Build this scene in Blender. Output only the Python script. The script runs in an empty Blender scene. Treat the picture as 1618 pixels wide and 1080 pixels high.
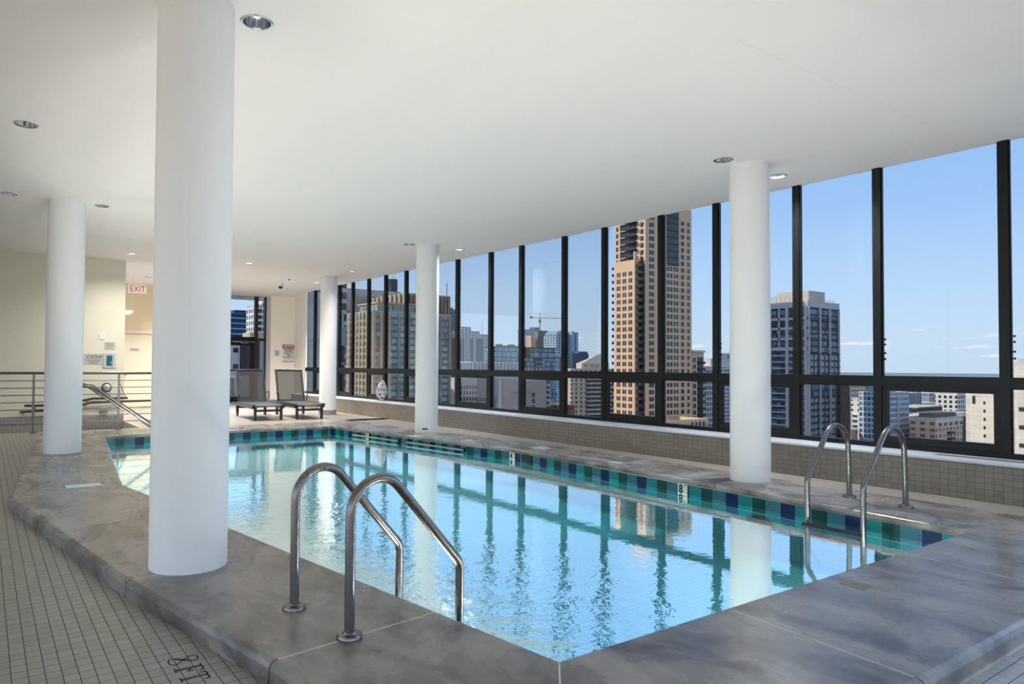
import bpy, bmesh, math, random
from mathutils import Vector, Matrix
random.seed(7)
C = bpy.context.scene.collection
PI = math.pi
TINT, SKY, SUN, LAMP_W, POOL_W, WATER_GLOSS = .55, 3.2, 10.6, 60., 40., .88

# ------------------------------------------------------------------ materials
def new_mat(name):
    m = bpy.data.materials.new(name); m.use_nodes = True
    nt = m.node_tree
    for n in list(nt.nodes):
        nt.nodes.remove(n)
    out = nt.nodes.new('ShaderNodeOutputMaterial')
    return m, nt, out

def N(nt, typ, **kw):
    n = nt.nodes.new(typ)
    for k, v in kw.items():
        if k == 'inp':
            for a, b in v.items():
                n.inputs[a].default_value = b
        else:
            setattr(n, k, v)
    return n

def M(nt, op, a, b=None, clamp=False):
    n = nt.nodes.new('ShaderNodeMath'); n.operation = op; n.use_clamp = clamp
    for i, v in enumerate((a, b)):
        if v is None: continue
        if isinstance(v, (int, float)): n.inputs[i].default_value = v
        else: nt.links.new(v, n.inputs[i])
    return n.outputs[0]

def MIX(nt, fac, a, b):
    n = nt.nodes.new('ShaderNodeMix'); n.data_type = 'RGBA'
    for sock, v in ((n.inputs[0], fac), (n.inputs[6], a), (n.inputs[7], b)):
        if isinstance(v, (int, float)): sock.default_value = v
        elif isinstance(v, tuple): sock.default_value = v if len(v) == 4 else (*v, 1)
        else: nt.links.new(v, sock)
    return n.outputs[2]

def srgb(r, g, b):
    f = lambda c: (c/255)/12.92 if c/255 <= .04045 else (((c/255)+.055)/1.055)**2.4
    return (f(r), f(g), f(b), 1)

def plain(name, col, rough=.6, metal=0., spec=.5, noise=0., scale=6., bump=0.):
    m, nt, out = new_mat(name)
    p = N(nt, 'ShaderNodeBsdfPrincipled', inp={'Roughness': rough, 'Metallic': metal, 'Specular IOR Level': spec})
    p.inputs['Base Color'].default_value = col
    if noise or bump:
        tc = N(nt, 'ShaderNodeTexCoord'); nz = N(nt, 'ShaderNodeTexNoise', inp={'Scale': scale, 'Detail': 4.})
        nt.links.new(tc.outputs['Object'], nz.inputs['Vector'])
        if noise:
            d = tuple(c*(1-noise) for c in col[:3]); l = tuple(min(1, c*(1+noise)) for c in col[:3])
            nt.links.new(MIX(nt, nz.outputs[0], d, l), p.inputs['Base Color'])
        if bump:
            b = N(nt, 'ShaderNodeBump', inp={'Strength': bump, 'Distance': .01})
            nt.links.new(nz.outputs[0], b.inputs['Height']); nt.links.new(b.outputs[0], p.inputs['Normal'])
    nt.links.new(p.outputs[0], out.inputs[0])
    return m

def tiles(name, col, grout, w, h, gw, gh, axes='XY', rough=.35, spec=.5, var=.06, ox=0., oy=0., noise=.12):
    """rectangular tile grid in object space"""
    m, nt, out = new_mat(name)
    tc = N(nt, 'ShaderNodeTexCoord'); sx = N(nt, 'ShaderNodeSeparateXYZ')
    nt.links.new(tc.outputs['Object'], sx.inputs[0])
    u = M(nt, 'DIVIDE', M(nt, 'ADD', sx.outputs[axes[0]], ox), w)
    v = M(nt, 'DIVIDE', M(nt, 'ADD', sx.outputs[axes[1]], oy), h)
    fu, fv = M(nt, 'FRACT', u), M(nt, 'FRACT', v)
    mask = M(nt, 'MAXIMUM', M(nt, 'LESS_THAN', fu, gw/w), M(nt, 'LESS_THAN', fv, gh/h))
    cv = N(nt, 'ShaderNodeCombineXYZ')
    nt.links.new(M(nt, 'FLOOR', u), cv.inputs[0]); nt.links.new(M(nt, 'FLOOR', v), cv.inputs[1])
    wn = N(nt, 'ShaderNodeTexWhiteNoise'); nt.links.new(cv.outputs[0], wn.inputs[0])
    nz = N(nt, 'ShaderNodeTexNoise', inp={'Scale': 1.3, 'Detail': 5.}); nt.links.new(tc.outputs['Object'], nz.inputs['Vector'])
    f = M(nt, 'ADD', M(nt, 'MULTIPLY', wn.outputs[0], .5), M(nt, 'MULTIPLY', nz.outputs[0], .5))
    k = var + noise
    base = MIX(nt, f, tuple(c*(1-k) for c in col[:3]), tuple(min(1, c*(1+k)) for c in col[:3]))
    colr = MIX(nt, mask, base, grout)
    p = N(nt, 'ShaderNodeBsdfPrincipled', inp={'Specular IOR Level': spec})
    nt.links.new(colr, p.inputs['Base Color'])
    nt.links.new(M(nt, 'ADD', M(nt, 'MULTIPLY', mask, .4), rough), p.inputs['Roughness'])
    b = N(nt, 'ShaderNodeBump', inp={'Strength': .35, 'Distance': .002}); b.invert = True
    nt.links.new(mask, b.inputs['Height']); nt.links.new(b.outputs[0], p.inputs['Normal'])
    nt.links.new(p.outputs[0], out.inputs[0])
    return m

def facade(name, wall, glass, pu, pz, fu, fz, gl_var=.5, rough=.25, ou=0., oz=0., slab=None):
    """city facade: windows of fu x fz of a pu x pz bay, on walls that follow the x or y axis"""
    m, nt, out = new_mat(name)
    tc = N(nt, 'ShaderNodeTexCoord'); sx = N(nt, 'ShaderNodeSeparateXYZ')
    nt.links.new(tc.outputs['Object'], sx.inputs[0])
    u = M(nt, 'DIVIDE', M(nt, 'ADD', M(nt, 'ADD', sx.outputs[0], sx.outputs[1]), ou), pu)
    v = M(nt, 'DIVIDE', M(nt, 'ADD', sx.outputs[2], 300.+oz), pz)
    fr_u = M(nt, 'ABSOLUTE', M(nt, 'SUBTRACT', M(nt, 'FRACT', u), .5))
    fr_v = M(nt, 'ABSOLUTE', M(nt, 'SUBTRACT', M(nt, 'FRACT', v), .5))
    mask = M(nt, 'MULTIPLY', M(nt, 'LESS_THAN', fr_u, fu/2), M(nt, 'LESS_THAN', fr_v, fz/2))
    g = N(nt, 'ShaderNodeNewGeometry'); sn = N(nt, 'ShaderNodeSeparateXYZ'); nt.links.new(g.outputs['Normal'], sn.inputs[0])
    mask = M(nt, 'MULTIPLY', mask, M(nt, 'LESS_THAN', M(nt, 'ABSOLUTE', sn.outputs[2]), .5))
    cv = N(nt, 'ShaderNodeCombineXYZ')
    nt.links.new(M(nt, 'FLOOR', u), cv.inputs[0]); nt.links.new(M(nt, 'FLOOR', v), cv.inputs[1])
    wn = N(nt, 'ShaderNodeTexWhiteNoise'); nt.links.new(cv.outputs[0], wn.inputs[0])
    gl = MIX(nt, wn.outputs[0], tuple(c*(1-gl_var) for c in glass[:3]), tuple(min(1, c*(1+gl_var)) for c in glass[:3]))
    wl = wall
    if slab:
        wl = MIX(nt, M(nt, 'LESS_THAN', fr_u, fu/2), wall, slab)
    p = N(nt, 'ShaderNodeBsdfPrincipled', inp={'Specular IOR Level': .3})
    nt.links.new(MIX(nt, mask, wl, gl), p.inputs['Base Color'])
    nt.links.new(M(nt, 'SUBTRACT', .85, M(nt, 'MULTIPLY', mask, .85-rough)), p.inputs['Roughness'])
    nt.links.new(p.outputs[0], out.inputs[0])
    return m

def clear(name, tint, gloss=.06, rough=.0):
    m, nt, out = new_mat(name)
    t = N(nt, 'ShaderNodeBsdfTransparent'); t.inputs[0].default_value = tint
    g = N(nt, 'ShaderNodeBsdfGlossy', inp={'Roughness': rough})
    mx = N(nt, 'ShaderNodeMixShader')
    fr = N(nt, 'ShaderNodeFresnel', inp={'IOR': 1.45})
    nt.links.new(M(nt, 'MULTIPLY', fr.outputs[0], gloss), mx.inputs[0])
    nt.links.new(t.outputs[0], mx.inputs[1]); nt.links.new(g.outputs[0], mx.inputs[2]); nt.links.new(mx.outputs[0], out.inputs[0])
    return m

def mesh_cloth(name, col, alpha):
    m, nt, out = new_mat(name)
    t = N(nt, 'ShaderNodeBsdfTransparent'); d = N(nt, 'ShaderNodeBsdfPrincipled', inp={'Roughness': .8}); d.inputs[0].default_value = col
    mx = N(nt, 'ShaderNodeMixShader'); mx.inputs[0].default_value = alpha
    nt.links.new(t.outputs[0], mx.inputs[1]); nt.links.new(d.outputs[0], mx.inputs[2]); nt.links.new(mx.outputs[0], out.inputs[0])
    return m

def plaster(name, col, bump=.25, stretch=(1, 1, 1)):
    m, nt, out = new_mat(name)
    tc = N(nt, 'ShaderNodeTexCoord'); mp = N(nt, 'ShaderNodeMapping'); mp.inputs['Scale'].default_value = stretch
    nt.links.new(tc.outputs['Object'], mp.inputs[0])
    n1 = N(nt, 'ShaderNodeTexNoise', inp={'Scale': .9, 'Detail': 6., 'Roughness': .6}); n2 = N(nt, 'ShaderNodeTexNoise', inp={'Scale': 60., 'Detail': 3.})
    nt.links.new(mp.outputs[0], n1.inputs['Vector']); nt.links.new(mp.outputs[0], n2.inputs['Vector'])
    p = N(nt, 'ShaderNodeBsdfPrincipled', inp={'Roughness': .75, 'Specular IOR Level': .25})
    nt.links.new(MIX(nt, n1.outputs[0], tuple(c*.95 for c in col[:3]), tuple(min(1, c*1.04) for c in col[:3])), p.inputs['Base Color'])
    h = M(nt, 'ADD', M(nt, 'MULTIPLY', n1.outputs[0], 3.), M(nt, 'MULTIPLY', n2.outputs[0], .25))
    b = N(nt, 'ShaderNodeBump', inp={'Strength': bump, 'Distance': .012})
    nt.links.new(h, b.inputs['Height']); nt.links.new(b.outputs[0], p.inputs['Normal']); nt.links.new(p.outputs[0], out.inputs[0])
    return m

def stained_concrete(name):
    m, nt, out = new_mat(name)
    tc = N(nt, 'ShaderNodeTexCoord'); mp = N(nt, 'ShaderNodeMapping')
    mp.inputs['Scale'].default_value = (1., .62, 1); mp.inputs['Rotation'].default_value = (0, 0, .35)
    nt.links.new(tc.outputs['Object'], mp.inputs[0])
    big = N(nt, 'ShaderNodeTexNoise', inp={'Scale': 2.1, 'Detail': 7., 'Roughness': .62, 'Distortion': .5})
    blot = N(nt, 'ShaderNodeTexNoise', inp={'Scale': 2.6, 'Detail': 5., 'Roughness': .6, 'Distortion': .7})
    fine = N(nt, 'ShaderNodeTexNoise', inp={'Scale': 22., 'Detail': 6., 'Roughness': .6})
    for n in (big, blot, fine): nt.links.new(mp.outputs[0], n.inputs['Vector'])
    r1 = N(nt, 'ShaderNodeValToRGB'); e = r1.color_ramp.elements
    e[0].position = .34; e[0].color = srgb(104, 96, 89); e[1].position = .64; e[1].color = srgb(158, 152, 145)
    nt.links.new(big.outputs[0], r1.inputs[0])
    r2 = N(nt, 'ShaderNodeValToRGB'); e = r2.color_ramp.elements
    e[0].position = .49; e[0].color = (0, 0, 0, 1); e[1].position = .66; e[1].color = (1, 1, 1, 1)
    nt.links.new(blot.outputs[0], r2.inputs[0])
    c = MIX(nt, M(nt, 'MULTIPLY', r2.outputs[0], .85), r1.outputs[0], srgb(72, 64, 62))
    c = MIX(nt, M(nt, 'MULTIPLY', fine.outputs[0], .12), c, srgb(140, 134, 126))
    p = N(nt, 'ShaderNodeBsdfPrincipled', inp={'Specular IOR Level': .5})
    nt.links.new(c, p.inputs['Base Color'])
    nt.links.new(M(nt, 'ADD', M(nt, 'MULTIPLY', big.outputs[0], .2), .17), p.inputs['Roughness'])
    b = N(nt, 'ShaderNodeBump', inp={'Strength': .03, 'Distance': .006})
    nt.links.new(M(nt, 'ADD', fine.outputs[0], big.outputs[0]), b.inputs['Height']); nt.links.new(b.outputs[0], p.inputs['Normal'])
    nt.links.new(p.outputs[0], out.inputs[0])
    return m

def water_mat():
    m, nt, out = new_mat('pool_water')
    tc = N(nt, 'ShaderNodeTexCoord')
    sx = N(nt, 'ShaderNodeSeparateXYZ'); nt.links.new(tc.outputs['Object'], sx.inputs[0])
    n1 = N(nt, 'ShaderNodeTexNoise', inp={'Scale': 5.5, 'Detail': 3., 'Distortion': .8}); n2 = N(nt, 'ShaderNodeTexNoise', inp={'Scale': 16., 'Detail': 2., 'Distortion': 1.2})
    for n in (n1, n2): nt.links.new(tc.outputs['Object'], n.inputs['Vector'])
    # a return jet stirs the water in front of the near ladder; the far corner under the windows lies still
    def blob(cx, cy, r):
        dx = M(nt, 'SUBTRACT', sx.outputs[0], cx); dy = M(nt, 'SUBTRACT', sx.outputs[1], cy)
        d = M(nt, 'SQRT', M(nt, 'ADD', M(nt, 'MULTIPLY', dx, dx), M(nt, 'MULTIPLY', dy, dy)))
        return M(nt, 'SUBTRACT', 1., M(nt, 'DIVIDE', d, r), clamp=True)
    amp = M(nt, 'ADD', M(nt, 'ADD', M(nt, 'MULTIPLY', blob(2.2, 3.4, 2.2), 1.3), M(nt, 'MULTIPLY', blob(2.2, 6.6, 2.4), .8)), .10)
    h = M(nt, 'MULTIPLY', M(nt, 'ADD', n1.outputs[0], M(nt, 'MULTIPLY', n2.outputs[0], .25)), amp)
    b = N(nt, 'ShaderNodeBump', inp={'Strength': .32, 'Distance': .02}); nt.links.new(h, b.inputs['Height'])
    g = N(nt, 'ShaderNodeBsdfGlossy', inp={'Roughness': .0}); g.inputs[0].default_value = (1, 1, 1, 1)
    nt.links.new(b.outputs[0], g.inputs['Normal'])
    fr = N(nt, 'ShaderNodeFresnel', inp={'IOR': 1.9})
    k = M(nt, 'ADD', M(nt, 'MULTIPLY', fr.outputs[0], .75), WATER_GLOSS, clamp=True)
    cb = N(nt, 'ShaderNodeCombineColor'); 
    for i in range(3): nt.links.new(k, cb.inputs[i])
    nt.links.new(cb.outputs[0], g.inputs[0])
    t = N(nt, 'ShaderNodeBsdfTransparent'); t.inputs[0].default_value = (.88, .97, .97, 1)
    ad = N(nt, 'ShaderNodeAddShader')
    nt.links.new(t.outputs[0], ad.inputs[0]); nt.links.new(g.outputs[0], ad.inputs[1])
    nt.links.new(ad.outputs[0], out.inputs[0])
    return m

def steel(name, col=srgb(150, 148, 146), rough=.24):
    m, nt, out = new_mat(name)
    tc = N(nt, 'ShaderNodeTexCoord'); mp = N(nt, 'ShaderNodeMapping'); mp.inputs['Scale'].default_value = (90, 90, 6)
    nz = N(nt, 'ShaderNodeTexNoise', inp={'Scale': 3., 'Detail': 3.})
    nt.links.new(tc.outputs['Object'], mp.inputs[0]); nt.links.new(mp.outputs[0], nz.inputs['Vector'])
    p = N(nt, 'ShaderNodeBsdfPrincipled', inp={'Metallic': 1.}); p.inputs[0].default_value = col
    nt.links.new(M(nt, 'ADD', M(nt, 'MULTIPLY', nz.outputs[0], .14), rough-.07), p.inputs['Roughness'])
    nt.links.new(p.outputs[0], out.inputs[0])
    return m

def emit(name, col, s):
    m, nt, out = new_mat(name)
    e = N(nt, 'ShaderNodeEmission', inp={'Strength': s}); e.inputs[0].default_value = col
    nt.links.new(e.outputs[0], out.inputs[0]); return m

MAT = dict(
    ceiling=plaster('ceiling_plaster', (.83, .82, .80, 1), .22, (1.6, .5, 1)),
    column=plaster('column_plaster', (.85, .86, .86, 1), .15),
    tan=plaster('tan_plaster', srgb(226, 221, 203), .1), cream=plaster('cream_plaster', srgb(248, 244, 237), .1),
    beige=plaster('hall_plaster', srgb(236, 216, 184), .08), white=plain('white_paint', (.8, .8, .8, 1), .6),
    coping=stained_concrete('stained_concrete'), joint=plain('joint_mortar', srgb(222, 216, 206), .9),
    floor_left=tiles('deck_tile', srgb(146, 143, 133), srgb(56, 54, 52), .0645, .0765, .004, .003, 'XY', .33),
    floor_front=tiles('deck_tile_glare', srgb(176, 178, 178), srgb(70, 72, 80), .0765, .0645, .0022, .004, 'XY', .3),  # window glare put into the paler, bluer tile colour
    floor_far=tiles('deck_tile_far', srgb(158, 150, 142), srgb(116, 110, 102), .0765, .0765, .003, .003, 'XY', .3),
    sill_tile=tiles('sill_wall_tile', srgb(128, 121, 110), srgb(84, 78, 70), .0765, .058, .0035, .0035, 'YZ', .35),
    sill_tile_x=tiles('skirting_tile', srgb(150, 146, 142), srgb(98, 94, 92), .0765, .058, .0035, .0035, 'XZ', .35),
    sill=plain('sill_stone', srgb(206, 208, 212), .3, noise=.06, scale=3),
    frame=plain('black_aluminium', srgb(9, 11, 12), .45, .0, .3),
    bronze=plain('bronze_aluminium', srgb(46, 34, 24), .4, .2),
    glass=clear('tinted_glass', (TINT, TINT*1.01, TINT*1.02, 1), .25), glass_clear=clear('clear_glass', (.9, .92, .92, 1), .3),
    water=water_mat(), basin=tiles('basin_tile', srgb(8, 116, 124), srgb(6, 92, 102), .055, .055, .006, .006, 'YZ', .5, noise=.05),
    basin_floor=tiles('basin_floor_tile', srgb(10, 122, 128), srgb(6, 96, 104), .055, .055, .006, .006, 'XY', .5, noise=.05),
    grout=plain('band_grout', srgb(120, 150, 142), .8), bar_white=plain('bar_white', srgb(150, 156, 150), .5),
    t0=plain('tile_navy', srgb(8, 30, 72), .2, noise=.1, spec=.3), t1=plain('tile_turquoise', srgb(16, 112, 116), .2, noise=.15, spec=.3),
    t2=plain('tile_pine', srgb(8, 60, 58), .2, noise=.15, spec=.3), t3=plain('tile_steel_blue', srgb(44, 98, 112), .2, noise=.12, spec=.3),
    steel=steel('brushed_steel', srgb(128, 124, 120), .26), steel_dark=steel('dark_steel', srgb(110, 110, 110), .3), chrome=steel('chrome_reflector', srgb(220, 222, 224), .12),
    rail_black=plain('dark_rail_paint', srgb(38, 34, 32), .35), slate=plain('slate_metal', srgb(34, 44, 53), .4, .1),
    sling=mesh_cloth('sling_mesh', srgb(66, 62, 64), .52), seat=plain('sling_seat', srgb(40, 45, 52), .75),
    silver=plain('silver_ceramic', srgb(196, 196, 202), .25, .5), black=plain('black_plastic', srgb(14, 14, 16), .4),
    ink=plain('black_ink', srgb(12, 14, 18), .6), ink_grey=plain('grey_ink', srgb(88, 88, 92), .7), ink_blue=plain('navy_ink', srgb(26, 44, 96), .6),
    sign=plain('sign_white', srgb(226, 230, 232), .5), sign_grey=plain('sign_grey', srgb(190, 190, 186), .5), red=plain('sign_red', srgb(160, 20, 34), .5),
    teal_box=plain('phone_panel', srgb(8, 92, 118), .35), marker=plain('marker_tile', srgb(206, 214, 200), .25),
    exit_face=emit('exit_face', srgb(255, 236, 226), .75), exit_red=emit('exit_red', srgb(200, 20, 24), .8),
    lamp=emit('lamp_glow', (1., .97, .92, 1), 1.5), patch=plain('concrete_patch', srgb(118, 108, 104), .6, noise=.08, scale=20),
    ground=plain('street_ground', srgb(120, 116, 112), .9, noise=.25, scale=.02), haze_plain=plain('haze_tinted_ground', srgb(122, 140, 150), .9, spec=.1),
)

# ------------------------------------------------------------------ mesh helpers
def obj(name, bm, mat, parent=None, smooth=False):
    me = bpy.data.meshes.new(name); bmesh.ops.recalc_face_normals(bm, faces=bm.faces[:]); bm.to_mesh(me); bm.free()
    for m in (mat if isinstance(mat, (list, tuple)) else [mat]): me.materials.append(m)
    if smooth:
        for p in me.polygons: p.use_smooth = True
        try: me.set_sharp_from_angle(angle=.7)
        except Exception: pass
    o = bpy.data.objects.new(name, me); C.objects.link(o)
    if parent is not None: o.parent = parent
    return o

def box(bm, x0, y0, z0, x1, y1, z1, mi=0):
    v = [bm.verts.new(c) for c in ((x0, y0, z0), (x1, y0, z0), (x1, y1, z0), (x0, y1, z0), (x0, y0, z1), (x1, y0, z1), (x1, y1, z1), (x0, y1, z1))]
    for f in ((0, 3, 2, 1), (4, 5, 6, 7), (0, 1, 5, 4), (1, 2, 6, 5), (2, 3, 7, 6), (3, 0, 4, 7)):
        bm.faces.new([v[i] for i in f]).material_index = mi
    return v

def boxm(*a, bevel=0.):
    bm = bmesh.new(); box(bm, *a)
    if bevel: bmesh.ops.bevel(bm, geom=bm.edges[:], offset=bevel, segments=2, affect='EDGES')
    return bm

def prism(bm, pts, z0, z1, mi=0):
    lo = [bm.verts.new((x, y, z0)) for x, y in pts]; hi = [bm.verts.new((x, y, z1)) for x, y in pts]
    n = len(pts); bm.faces.new(lo[::-1]).material_index = mi; bm.faces.new(hi).material_index = mi
    for i in range(n): bm.faces.new((lo[i], lo[(i+1) % n], hi[(i+1) % n], hi[i])).material_index = mi

def cyl(bm, c, r, z0, z1, n=32, r1=None, mi=0):
    r1 = r if r1 is None else r1
    lo = [bm.verts.new((c[0]+r*math.cos(2*PI*i/n), c[1]+r*math.sin(2*PI*i/n), z0)) for i in range(n)]
    hi = [bm.verts.new((c[0]+r1*math.cos(2*PI*i/n), c[1]+r1*math.sin(2*PI*i/n), z1)) for i in range(n)]
    bm.faces.new(lo[::-1]).material_index = mi; bm.faces.new(hi).material_index = mi
    for i in range(n): bm.faces.new((lo[i], lo[(i+1) % n], hi[(i+1) % n], hi[i])).material_index = mi

def lathe(bm, prof, n=32, c=(0, 0, 0), axis='Z', closed=False):
    rings = []
    for r, h in prof:
        ring = []
        for i in range(n):
            a = 2*PI*i/n; p = (r*math.cos(a), r*math.sin(a), h)
            if axis == 'Y': p = (p[0], -p[2], p[1])
            if axis == 'X': p = (-p[2], p[0], p[1])
            ring.append(bm.verts.new((p[0]+c[0], p[1]+c[1], p[2]+c[2])))
        rings.append(ring)
    for a, b in zip(rings, rings[1:]):
        for i in range(n): bm.faces.new((a[i], a[(i+1) % n], b[(i+1) % n], b[i]))
    if not closed:
        if prof[0][0] > 1e-5: bm.faces.new(rings[0][::-1])
        if prof[-1][0] > 1e-5: bm.faces.new(rings[-1])

def fillet(pts, rads, seg=10):
    pts = [Vector(p) for p in pts]; out = [pts[0]]
    for i in range(1, len(pts)-1):
        r = rads[i-1]; a = (pts[i-1]-pts[i]).normalized(); b = (pts[i+1]-pts[i]).normalized()
        ang = a.angle(b); t = r/math.tan(ang/2)
        p0, p1 = pts[i]+a*t, pts[i]+b*t; bis = (a+b).normalized(); cen = pts[i]+bis*(r/math.sin(ang/2))
        u, w = p0-cen, p1-cen; om = u.angle(w)
        for k in range(seg+1):
            s = k/seg
            out.append(cen+(u*math.sin((1-s)*om)+w*math.sin(s*om))/math.sin(om) if om > 1e-4 else p0)
    out.append(pts[-1]); return out

def tube(bm, path, r, n=14):
    path = [Vector(p) for p in path]; rings = []; prev = None
    for i, p in enumerate(path):
        d = ((path[i+1]-p) if i < len(path)-1 else (p-path[i-1])).normalized()
        if 0 < i < len(path)-1: d = ((path[i+1]-p).normalized()+(p-path[i-1]).normalized()).normalized()
        if prev is None:
            up = Vector((0, 0, 1)) if abs(d.z) < .9 else Vector((1, 0, 0)); s = d.cross(up).normalized()
        else:
            s = (prev-d*prev.dot(d)).normalized()
        prev = s; t = d.cross(s)
        rings.append([bm.verts.new(p+s*(r*math.cos(2*PI*k/n))+t*(r*math.sin(2*PI*k/n))) for k in range(n)])
    for a, b in zip(rings, rings[1:]):
        for k in range(n): bm.faces.new((a[k], a[(k+1) % n], b[(k+1) % n], b[k]))
    bm.faces.new(rings[0][::-1]); bm.faces.new(rings[-1])

def tubem(path, r, n=14):
    bm = bmesh.new(); tube(bm, path, r, n); return bm

def thing(name, label, cat, loc=(0, 0, 0), rz=0., group=None):
    o = bpy.data.objects.new(name, None); C.objects.link(o); o.location = loc; o.rotation_euler = (0, 0, rz); o.empty_display_size = .2
    o['label'] = label; o['category'] = cat
    if group: o['group'] = group
    if name.startswith(('ceiling_', 'wall_')): o['kind'] = 'thing'
    return o

def tag(o, label, cat, group=None, kind=None):
    o['label'] = label; o['category'] = cat
    if group: o['group'] = group
    if kind: o['kind'] = kind
    return o

def struct(o, label=None):
    o['kind'] = 'structure'
    if label: o['label'] = label
    return o

def text(name, s, size, mat, loc, rot, parent=None, align='CENTER', extrude=.001, sx=1., shear=0., bold=0.):
    cu = bpy.data.curves.new(name, 'FONT'); cu.body = s; cu.size = size; cu.align_x = align; cu.align_y = 'CENTER'; cu.extrude = extrude; cu.shear = shear; cu.offset = bold
    cu.materials.append(mat); o = bpy.data.objects.new(name, cu); C.objects.link(o)
    o.location = loc; o.rotation_euler = rot; o.scale = (sx, 1, 1)
    if parent is not None: o.parent = parent
    return o
FACE_MY = (PI/2, 0, 0); FACE_MX = (PI/2, 0, -PI/2)

# ------------------------------------------------------------------ pool, coping, floors
ZW = -.165                                                    # water level
Q, T, S_, R_, B_, P_ = (2.147, 2.26), (1.28, 8.1), (1.85, 13.7), (6.24, 13.6), (7.0, 8.4), (6.64, 2.26)
def lerp(a, b, t): return tuple(x+(y-x)*t for x, y in zip(a, b))
stations = [(Q, (1.25, 1.28)), ((2.03, 3.06), (1.066, 2.94)), ((1.79, 4.66), (.735, 4.5)), ((1.54, 6.36), (.485, 6.18)), (T, (.231, 7.8)),
            ((1.5, 10.3), (.47, 10.4)), ((1.69, 12.1), (.67, 12.4)), (S_, (.88, 14.65)), ((3.4, 13.67), (3.3, 14.66)), ((5.2, 13.62), (5.2, 14.67)), (R_, (7.25, 14.67)),
            ((6.62, 11.0), (7.6, 11.2)), (B_, (7.93, 8.4)), ((6.92, 6.4), (7.9, 6.4)), ((6.82, 4.7), (7.86, 4.7)), (P_, (7.75, 1.28)),
            ((5.46, 2.26), (5.33, 1.28)), ((3.38, 2.26), (3.30, 1.28)), (Q, (1.25, 1.28))]
prof = [(.03, -.06), (.006, -.052), (0., -.04), (0., -.018), (.006, -.006), (.02, 0.), ('o', .035, 0.), ('o', .012, -.008), ('o', 0., -.03), ('o', -.002, -.13)]
def coping_pt(st, pr):
    i, o = Vector(st[0]), Vector(st[1]); d = (o-i).normalized()
    if pr[0] == 'o': q = o-d*pr[1]; z = pr[2]
    else: q = i+d*pr[0]; z = pr[1]
    return Vector((q.x, q.y, z))
for a, b in zip(stations, stations[1:]):
    along = (Vector(b[0])-Vector(a[0])).normalized()*.005; al3 = Vector((along.x, along.y, 0))
    bm = bmesh.new(); ra = [bm.verts.new(coping_pt(a, p)+al3) for p in prof]; rb = [bm.verts.new(coping_pt(b, p)-al3) for p in prof]
    for k in range(len(prof)-1): bm.faces.new((ra[k], ra[k+1], rb[k+1], rb[k]))
    bm.faces.new(ra[::-1]); bm.faces.new(rb); bm.faces.new((ra[-1], ra[0], rb[0], rb[-1]))
    struct(obj('coping_slab', bm, MAT['coping']))
bm = bmesh.new()                                              # mortar bed under the slabs, seen only in the joints
for a, b in zip(stations, stations[1:]):
    q = [coping_pt(a, (.024, -.004)), coping_pt(a, ('o', .045, -.004)), coping_pt(b, ('o', .045, -.004)), coping_pt(b, (.024, -.004))]
    for p in q: p.z = -.0006
    f = [bm.verts.new(p) for p in q]; g = [bm.verts.new(p-Vector((0, 0, .05))) for p in q]
    bm.faces.new(f); bm.faces.new(g[::-1])
    for k in range(4): bm.faces.new((g[k], g[(k+1) % 4], f[(k+1) % 4], f[k]))
struct(obj('trim_1', bm, MAT['joint']), 'mortar joints between the concrete coping slabs')

ring = [Q, P_, B_, R_, S_, T]                                  # counter-clockwise
cen = Vector((4.2, 8.0))
def grow(p, d):
    v = Vector(p); return v+(v-cen).normalized()*d
wallring = [grow(p, .035) for p in ring]
bm = bmesh.new()
def depth(y): return -.62+.22*max(0., min(1., (y-6)/7.6))
lo = [bm.verts.new((p.x, p.y, depth(p.y))) for p in wallring]; hi = [bm.verts.new((p.x, p.y, -.06)) for p in wallring]
for i in range(6): bm.faces.new((lo[i], lo[(i+1) % 6], hi[(i+1) % 6], hi[i])).material_index = 0
bmesh.ops.triangulate(bm, faces=[bm.faces.new(lo)])
for f in bm.faces:
    if abs(f.calc_center_median().z) > .35 and len(f.verts) == 3: f.material_index = 1
o = obj('pool_basin', bm, [MAT['basin'], MAT['basin_floor']]); struct(o, 'turquoise tiled pool basin under the water')
bm = bmesh.new(); bm.faces.new([bm.verts.new((p.x, p.y, ZW)) for p in [grow(q, .028) for q in ring]])
o = obj('pool_water', bm, MAT['water']); struct(o, 'still turquoise water filling the pool')

seq = [0, 1, 2, 3]
def tile_band(p0, p1, start, w, skip=()):
    p0, p1 = Vector(p0), Vector(p1); L = (p1-p0).length; d = (p1-p0)/L; nrm = Vector((d.y, -d.x))
    if (cen-(p0+p1)/2).dot(nrm) < 0: nrm = -nrm
    bm = bmesh.new()
    def slab(s0, s1, z0, z1, off0, off1, mi):
        q = [p0+d*s0+nrm*off0, p0+d*s1+nrm*off0, p0+d*s1+nrm*off1, p0+d*s0+nrm*off1]
        lo = [bm.verts.new((v.x, v.y, z0)) for v in q]; h = [bm.verts.new((v.x, v.y, z1)) for v in q]
        bm.faces.new(lo[::-1]).material_index = mi; bm.faces.new(h).material_index = mi
        for k in range(4): bm.faces.new((lo[k], lo[(k+1) % 4], h[(k+1) % 4], h[k])).material_index = mi
    slab(0, L, -.215, -.052, -.03, -.006, 4)
    n = int(L/w); k = 0
    for k in range(n+1):
        s0, s1 = k*w+.003, min((k+1)*w-.003, L-.004)
        if s1-s0 < .02 or k in skip: continue
        slab(s0, s1, -.205, -.058, -.008, -.0025, seq[(k+start) % 4])
    struct(obj('waterline_tile_band', bm, [MAT['t0'], MAT['t1'], MAT['t2'], MAT['t3'], MAT['grout']]))
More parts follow.
